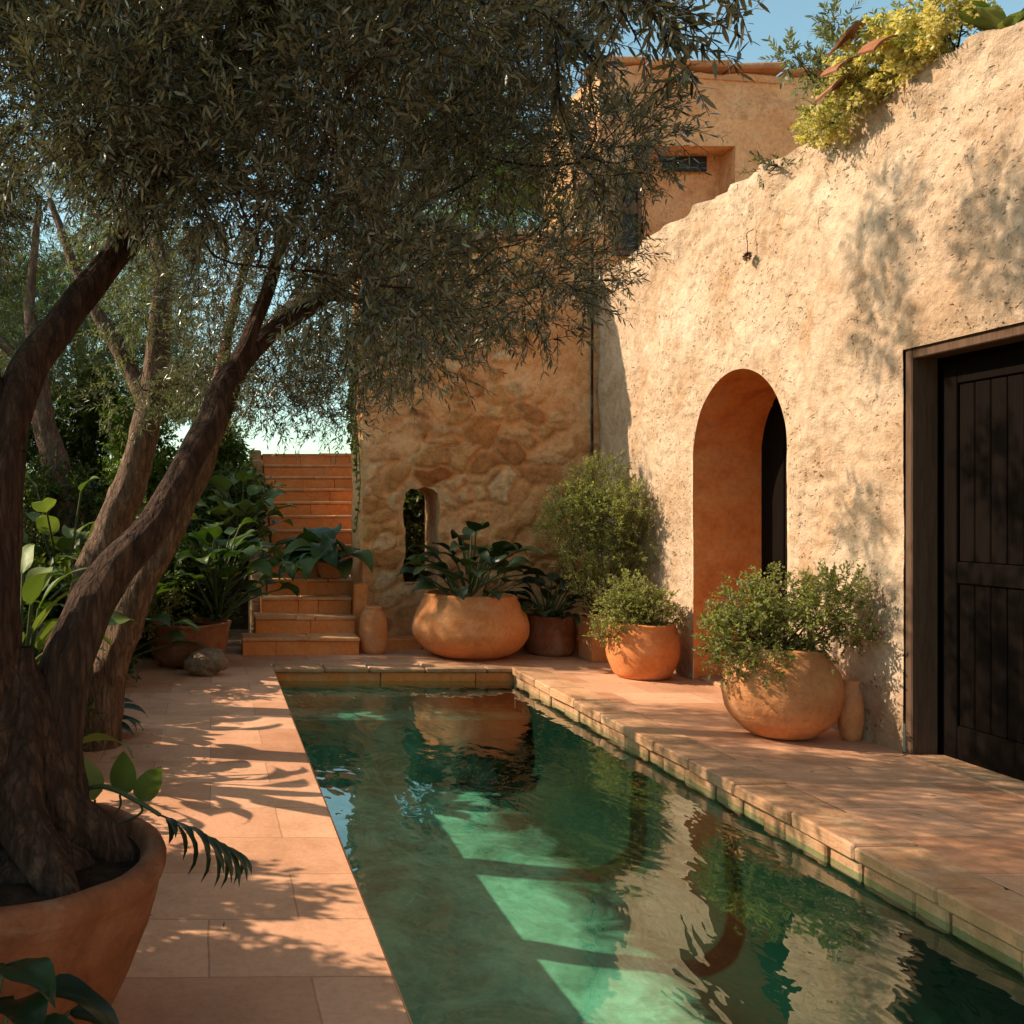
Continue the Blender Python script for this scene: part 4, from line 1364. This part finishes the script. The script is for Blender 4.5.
def off_beam(c, r_):
    # keep an open lane in the crowns where the afternoon sun reaches the pots
    d_ = np.array([-.757, .217, .616])
    for p_ in ((3.4, 5.85, .55), (3.5, 5.9, 1.0), (3.5, 8.0, .5)):
        w_ = c - np.array(p_)
        if np.linalg.norm(w_ - d_ * np.dot(w_, d_)) < r_ + .12: return False
    return True


LB2 = ([-300, 0, 200, 230, 300, 340, 420, 480, 520], [420, 450, 440, 445, 425, 430, 430, 380, 300])
clD = region(20, (190, 410), (240, 440), (4.9, 6.4), *LB2, (.22, .32), rng)
for (px_, py_, Y_) in ((262, 372, 5.6), (300, 380, 5.8), (330, 395, 5.9), (280, 345, 5.4), (245, 400, 5.9), (345, 365, 5.6), (310, 350, 6.1), (265, 408, 5.9), (318, 412, 6.0), (290, 402, 5.7), (340, 415, 6.1)):
    clD.append((P(px_, py_, Y_), .2))
clD = [q for q in clD if off_beam(*q)]
limbsD = [L3([(92, 745, 5.7, .16), (104, 690, 5.7, .125), (118, 645, 5.7, .11), (138, 588, 5.7, .1), (162, 543, 5.72, .092), (192, 483, 5.75, .082), (214, 430, 5.8, .07), (240, 370, 5.8, .055), (280, 320, 5.8, .04), (330, 280, 5.7, .025), (390, 250, 5.6, .012)]),
          L3([(214, 430, 5.8, .05), (222, 370, 5.9, .04), (235, 300, 6.0, .03), (260, 220, 6.0, .016)])]
olive_tree('leaning olive tree rising from the bed behind the front trunk', limbsD, clD, M['olive'], M['bark_pale'], 102, .042, 80, False, 'olive trees in the left bed', seg=24)
clB = region(16, (90, 220), (215, 440), (6.4, 8.0), [-300, 30, 150, 250, 340, 400], [440, 450, 440, 440, 440, 400], (.26, .38), rng)
clB = [q for q in clB if off_beam(*q)]
limbsB = [L3([(70, 690, 7.0, .17), (82, 610, 7.0, .14), (103, 545, 7.0, .125), (135, 472, 7.0, .115), (150, 410, 7.0, .105), (158, 345, 7.0, .095), (160, 260, 7.1, .065), (140, 170, 7.4, .04), (120, 80, 7.6, .015)]),
          L3([(150, 410, 7.0, .07), (120, 350, 7.1, .055), (80, 280, 7.2, .04), (50, 200, 7.3, .02)])]
olive_tree('upright olive tree with pale trunk standing deepest in the bed', limbsB, clB, M['olive_pale'], M['bark_pale'], 103, .048, 60, False, 'olive trees in the left bed', seg=24)
clC = region(84, (-120, 190), (140, 440), (10.2, 11.8), [-300, 200], [430, 430], (.28, .4), rng)
limbsC = [L3([(78, 640, 10.4, .19), (74, 560, 10.4, .165), (64, 495, 10.4, .15), (47, 435, 10.4, .135), (38, 380, 10.4, .115), (30, 300, 10.4, .06), (40, 200, 10.4, .03)]),
          L3([(38, 380, 10.4, .06), (-20, 320, 10.4, .045), (-80, 260, 10.4, .02)])]
olive_tree('slim bent tree at the far left of the bed, behind the broad leaves', limbsC, clC, M['olive_pale'], M['bark_pale'], 104, .07, 34, False, 'olive trees in the left bed', seg=20)

# ================================================================== GARDEN PLANTS ON THE LEFT
leafy_plant('broad_leaf_plant', 'tall pale broad-leaved plant at the left edge behind the front trunk', 'plant', P(20, 512, 5.1) * [1, 1, 0], 34, .62, .34, .13, M['paleleaf'], 60, 'ovate', .6, .8, 1.1, hgt=.55)
leafy_plant('broad_leaf_plant', 'upright broad-leaved plant between the front trunk and the slim bent tree', 'plant', np.array([-1.45, 6.4, 0]), 34, .8, .36, .13, M['bigleaf'], 61, 'ovate', .65, .9, 1.0, hgt=.5)
leafy_plant('broad_leaf_plant', 'lush heart-leaved plant beside the dark bowl, left of the steps', 'plant', P(212, 512, 9.0) * [1, 1, 0] + np.array([.05, 0, .3]), 60, .62, .30, .22, M['bigleaf'], 62, 'heart', .8, .9, .9, hgt=.5)
leafy_plant('broad_leaf_plant', 'bright heart-leaved plant high beside the middle of the steps', 'plant', (.32, 10.6, 1.0), 34, .5, .30, .23, M['paleleaf'], 63, 'heart', .7, .8, .9, hgt=.4)
leafy_plant('broad_leaf_plant', 'dense arching broad-leaved plant between the leaning olive and the dark bowl', 'plant', (-.85, 8.35, .05), 50, .65, .34, .2, M['bigleaf'], 67, 'ovate', .8, .9, .9, hgt=.45)
leafy_plant('broad_leaf_plant', 'pale sunlit broad-leaved plant between the bent tree and the upright olive', 'plant', (-1.35, 8.6, .05), 44, .9, .4, .2, M['paleleaf'], 68, 'ovate', .7, .9, 1.0, hgt=.7)
leafy_plant('broad_leaf_plant', 'big drooping dark-leaved plant on the right side of the steps', 'plant', (1.3, 10.2, .86), 34, .36, .5, .25, M['bigleaf'], 64, 'ovate', .8, 1.3, .75, aim=(-.5, -.4, 0), limit=lambda p: p[1] < 9.85 or p[0] < 1.5)
pot('step_planter', 'small clay pot standing on the steps under the drooping plant', 'planter', 1.3, 10.4,
    [(.11, 0), (.13, .05), (.15, .14), (.16, .19), (.14, .19), (.13, .15)], M['pot'], 12, .01, .15, .13, z0=.684)
leafy_plant('broad_leaf_plant', 'low dark narrow-leaved plant spilling onto the paving beside the trunks', 'plant', (-.82, 6.0, .03), 44, .2, .26, .07, M['darkleaf'], 65, 'lance', .9, 1.1, .8, aim=(.5, -.2, 0))
shrub('shrub', 'small pale leaved shrub at the rim of the dark clay bowl', 'shrub', P(160, 512, 8.5) * [1, 1, 0] + np.array([-.12, 0, .3]),
      [((-.1, 0, .2), .24), ((.12, .0, .28), .22), ((-.02, .05, .45), .2), ((-.3, 0, .05), .22)], M['shrub'], 66, .04, .4, 80, 5, (.1, .2))
gs = [((-1.25, 7.6), .55, .95, 'garden', 'dark round shrub in the bed behind the leaning olive'),
      ((-1.9, 6.3), .6, 1.2, 'garden', 'dense dark shrub at the left edge of the bed behind the broad leaves'),
      ((-2.3, 8.8), .8, 1.75, 'bright', 'bright green bush in front of the slim bent tree'),
      ((-.85, 9.75), .62, 1.6, 'garden', 'dense green bush left of the steps behind the heart leaves'),
      ((-.95, 11.5), .75, 2.6, 'bright', 'bright green bush on the bank, left of the upper steps'),
      ((-2.9, 11.9), .9, 2.9, 'bright', 'tall yellow green bush on the bank behind the slim bent tree'),
      ((.02, 12.6), .5, 2.55, 'bright', 'tall pale bush nearest the top of the steps'),
      ((-4.2, 10.6), 1.0, 2.6, 'garden', 'large dark bush at the far left of the bank'),
      ((-1.45, 4.3), .4, .75, 'garden', 'low dark shrub behind the front tree pot at the left edge'),
      ((-1.55, 3.2), .5, 1.5, 'garden', 'unseen tall shrub added beyond the left edge to shade the front pot'),  # this and the next two: unseen shrubs added to cast shade
      ((-1.6, 3.9), .45, 1.4, 'garden', 'unseen tall shrub added beyond the left edge to shade the left paving'),
      ((-1.5, 2.45), .5, 1.55, 'garden', 'unseen tall shrub added beyond the lower left corner for shade'),
      ((-1.35, 5.55), .4, 1.0, 'garden', 'rounded dark shrub in the bed between the front trunk and the leaning olive'),
      ((-.35, 14.0), .8, 3.2, 'bright', 'bright bush high on the bank past the top of the steps'),
      ((-3.4, 13.6), 1.1, 3.6, 'garden', 'wide green bush high on the bank behind the bent tree'),
      ((-2.15, 7.2), .6, 1.5, 'bright', 'light green bush between the slim bent tree and the front trunk'),
      ((-.35, 9.35), .42, .95, 'garden', 'dark green bush directly behind the dark clay bowl'),
      ((-2.9, 7.6), .7, 1.9, 'garden', 'tall dark bush at the left edge in front of the bent tree'),
      ((.22, 11.1), .35, 1.75, 'garden', 'slender green bush pressed against the left side of the steps'),
      ((-2.7, 12.7), .9, 3.7, 'garden', 'tall dark hedge bush on the bank left of the upright olive'),
      ((-1.55, 12.5), .8, 3.5, 'garden', 'tall dark hedge bush on the bank behind the leaning olive'),
      ((-3.1, 9.6), .8, 2.4, 'garden', 'broad dark bush at the foot of the bank on the far left'),
      ((2.62, 12.3), .5, 2.0, 'garden', 'green bush seen through the narrow slit of the stone wall'),
      ((-1.75, 10.4), .7, 1.9, 'garden', 'dark leafy bush filling the bed between the bent tree and the upright olive')]
for k, ((x, y), r, h, m_, lab) in enumerate(gs):
    rg = np.random.default_rng(300 + k)
    zb0 = .05 if y < 11 or x > 1.8 else 1.0 + .9 * max(0, (y - 11.8))
    bl = []
    hh = h - zb0
    for j in range(int(7 + (8 if y > 4.2 else 16) * hh)):
        zz_ = rg.uniform(.15, 1) * hh
        w_ = r * (1 - .45 * (zz_ / hh) ** 2)
        an = rg.uniform(0, 6.28)
        bl.append(((math.cos(an) * w_ * rg.uniform(.1, .75), math.sin(an) * w_ * rg.uniform(.1, .75), zz_ - .1), rg.uniform(.2, .33)))
    shrub('shrub', lab, 'shrub', (x, y, zb0), bl, M[m_], 200 + k, .055 if k % 2 else .07, .45, 50, 5, (.12, .24), fine=False, updir=(0, 0, .25), group='shrubs in the left bed')
# creeper on the end of the stone wall
rg = np.random.default_rng(9)
iv, ivs = MB(), MB()
for k in range(7):
    z0_ = 3.4
    p_ = curve(np.c_[BX0 - .05 + rg.normal(0, .012, 6), np.linspace(BY + .05 + .09 * k, BY + .04 + .09 * k, 6) + rg.normal(0, .05, 6), np.linspace(z0_, rg.uniform(1.2, 2.4), 6)], 30)
    ivs.tube(p_, np.full(30, .004), 4)
    n = 130
    ii = rg.integers(0, 30, n)
    dd = np.c_[-np.abs(rg.normal(.6, .3, n)), rg.normal(0, .5, n), rg.normal(-.4, .4, n)]
    leaves(iv, p_[ii], dd, rg.normal(0, .5, (n, 3)) + [-.8, -.3, .6], rg.uniform(.03, .06, n), rg.uniform(.025, .045, n))
ivr = thing('creeper', 'green creeper trailing down the end of the stone wall beside the steps', 'climbing plant', (BX0 - .05, BY + .3, 1.2))
iv.build('foliage', M['bright'], ivr); ivs.build('stem', M['twig'], ivr)

# dry olive leaves blown onto the paving
rg = np.random.default_rng(19)
fl = MB()
n = 90
yy_ = rg.uniform(2.6, 8.2, n)
xx_ = np.where(rg.random(n) < .8, -.84 + np.abs(rg.normal(0, .45, n)), rg.uniform(3.0, 3.9, n))
ok_ = (xx_ < .5) | (xx_ > 2.98)
xx_, yy_ = xx_[ok_], yy_[ok_]
n = len(xx_)
an = rg.uniform(0, 6.28, n)
leaves(fl, np.c_[xx_, yy_, np.full(n, .0095)], np.c_[np.cos(an), np.sin(an), rg.uniform(0, .12, n)], np.c_[rg.normal(0, .15, (n, 2)), np.ones(n)], rg.uniform(.03, .05, n), rg.uniform(.007, .011, n), True, .15)
flo = fl.build('fallen_leaves', M['olive_pale'])
flo['kind'] = 'stuff'
tag(flo, 'dry olive leaves scattered on the paving', 'leaves')

# front fronds from the pot and the dark leaves in the corner of the picture
fr_ = thing('split_leaf_plant', 'dark split-leaved frond reaching out of the huge front pot', 'plant', (PXC + .3, PYC + .1, .46))
lb, sb = MB(), MB()
rg = np.random.default_rng(4)
for (pts, L, W) in ((((62, 800, 2.75), (100, 786, 2.72), (135, 800, 2.68), (160, 815, 2.65)), .27, .3),):
    p_ = curve([P(*q) for q in pts], 16)
    p_[0] = (PXC + .26, PYC + .1, .46)
    sb.tube(p_, np.linspace(.008, .006, 16), 6)
    blade(lb, p_[-1], nrm(P(245, 850, 2.6) - P(160, 815, 2.65)), L, W, 'split', .15, .1, .65, .04, rg)
lb.build('foliage', M['darkleaf'], fr_, True); sb.build('stem', M['stem'], fr_, True)
fr_ = thing('pale_leaf_plant', 'pale oval-leaved seedling at the back rim of the huge front pot', 'plant', (PXC + .28, PYC + .2, .46))
lb, sb = MB(), MB()
for (px, py, dx_, L, W) in ((95, 800, -.2, .15, .085), (120, 795, .15, .15, .085), (140, 802, .5, .14, .08), (80, 808, -.6, .12, .07)):
    p_ = curve([(PXC + .27, PYC + .2, .46), P(px, py + 12, 2.85), P(px, py, 2.85)], 10)
    sb.tube(p_, np.full(10, .004), 5)
    blade(lb, p_[-1], nrm([dx_, -.1, 1]), L, W, 'ovate', .35, .2, 1.2, .03, rg)
lb.build('foliage', M['paleleaf'], fr_, True); sb.build('stem', M['stem'], fr_, True)
fr_ = thing('dark_leaf_plant', 'dark broad leaves in the near bottom left corner before the huge pot', 'plant', (-.52, 2.08, 0.0))
lb, sb = MB(), MB()
b0 = np.array([-.5, 2.02, .02])
for (px, py, Y, dx_, dy_, dz_, L, W) in ((5, 965, 2.1, .3, -.3, .1, .2, .11), (45, 985, 2.1, .8, -.2, -.1, .2, .08), (15, 1000, 2.05, .2, -.5, .2, .2, .12), (70, 1012, 2.1, 1, -.1, -.2, .16, .07), (-20, 985, 2.1, -.5, -.3, .3, .22, .12), (30, 1030, 2.0, .7, -.3, .1, .18, .09)):
    e = P(px, py, Y)
    p_ = curve([b0, (b0 + e) / 2 + [0, 0, .06], e], 10)
    sb.tube(p_, np.full(10, .005), 5)
    blade(lb, e, nrm([dx_, dy_, dz_]), L, W, 'ovate', .7, .25, rg.uniform(-.3, .3), .08, rg)
lb.build('foliage', M['darkleaf'], fr_, True); sb.build('stem', M['stem'], fr_, True)

# trees standing behind the walls and the bank
def far_tree(label, base, h, spread, mat, seed, n, leaf=.085, cf=.7):
    rg = np.random.default_rng(seed)
    bx_, by2, bz_ = base
    limbs = [np.array([(bx_, by2, bz_, .16), (bx_ + .1, by2, bz_ + h * .35, .13), (bx_ - .1, by2 + .1, bz_ + h * .7, .08), (bx_, by2, bz_ + h * .95, .03)])]
    cs = []
    for k in range(n):
        u = nrm(rg.normal(size=3)) * rg.uniform(.3, 1) ** .5
        cs.append((np.array([bx_, by2, bz_ + h * cf]) + u * np.array([spread, spread, h * (1 - cf) * 1.05]), rg.uniform(.3, .5)))
    olive_tree(label, limbs, cs, mat, M['bark_pale'], seed, leaf, 34, False, 'trees behind the garden', seg=12, pairs=6, length=(.2, .4), name='broadleaf_tree')
far_tree('bright green tree rising behind the stone wall, beside the upper storey', (3.75, 13.2, 0), 7.2, 1.1, M['bright'], 401, 70, cf=.62)
far_tree('tall green tree on the bank left of the stairs', (-2.0, 14.5, 1.2), 4.6, 1.7, M['bright'], 402, 60, cf=.52)
far_tree('dense dark tree on the far left bank', (-5.0, 14.0, 1.2), 5, 1.9, M['garden'], 403, 60, cf=.52)

# ================================================================== LIGHT, SKY, CAMERA
EL, AZ = math.radians(38), math.radians(16)
to_sun = Vector((-math.cos(EL) * math.cos(AZ), math.cos(EL) * math.sin(AZ), math.sin(EL)))
sun = bpy.data.lights.new('sun', 'SUN')
sun.energy = 3.1
sun.color = (1.0, .825, .62)
sun.angle = math.radians(.6)
so_ = bpy.data.objects.new('sun', sun)
so_.rotation_euler = (-to_sun).to_track_quat('-Z', 'Y').to_euler()
C.objects.link(so_)
wd = bpy.data.worlds.new('World')
bpy.context.scene.world = wd
wd.use_nodes = True
nt = wd.node_tree
sk = nt.nodes.new('ShaderNodeTexSky')
sk.sky_type = 'NISHITA'
sk.sun_disc = False
sk.sun_elevation = EL
sk.sun_rotation = math.atan2(to_sun.x, to_sun.y)
sk.air_density = 1.0
sk.dust_density = 1.0
sk.ozone_density = 3.0
bg = nt.nodes['Background']
bg.inputs['Strength'].default_value = .135
tint = nt.nodes.new('ShaderNodeMix')
tint.data_type, tint.blend_type = 'RGBA', 'MULTIPLY'
tint.inputs[0].default_value = 1
tint.inputs[7].default_value = (.92, .96, .70, 1)
nt.links.new(sk.outputs[0], tint.inputs[6])
nt.links.new(tint.outputs[2], bg.inputs['Color'])

cam = bpy.data.cameras.new('camera')
cam.sensor_width = 36
cam.lens = F_PX / 1024 * 36
cam.shift_x = (512 - VPX) / 1024
cam.shift_y = 0
cam.clip_start = .05
cam.clip_end = 1000
co = bpy.data.objects.new('camera', cam)
co.location = (0, 0, EYE)
co.rotation_euler = (math.radians(90), 0, 0)
C.objects.link(co)
sc = bpy.context.scene
sc.camera = co
sc.view_settings.view_transform = 'Standard'
sc.view_settings.look = 'None'
sc.view_settings.exposure = 1.12
sc.view_settings.gamma = 1
sc.cycles.max_bounces = 8
sc.cycles.transparent_max_bounces = 12
sc.cycles.use_denoising = True
sc.cycles.caustics_reflective = False
sc.cycles.caustics_refractive = False
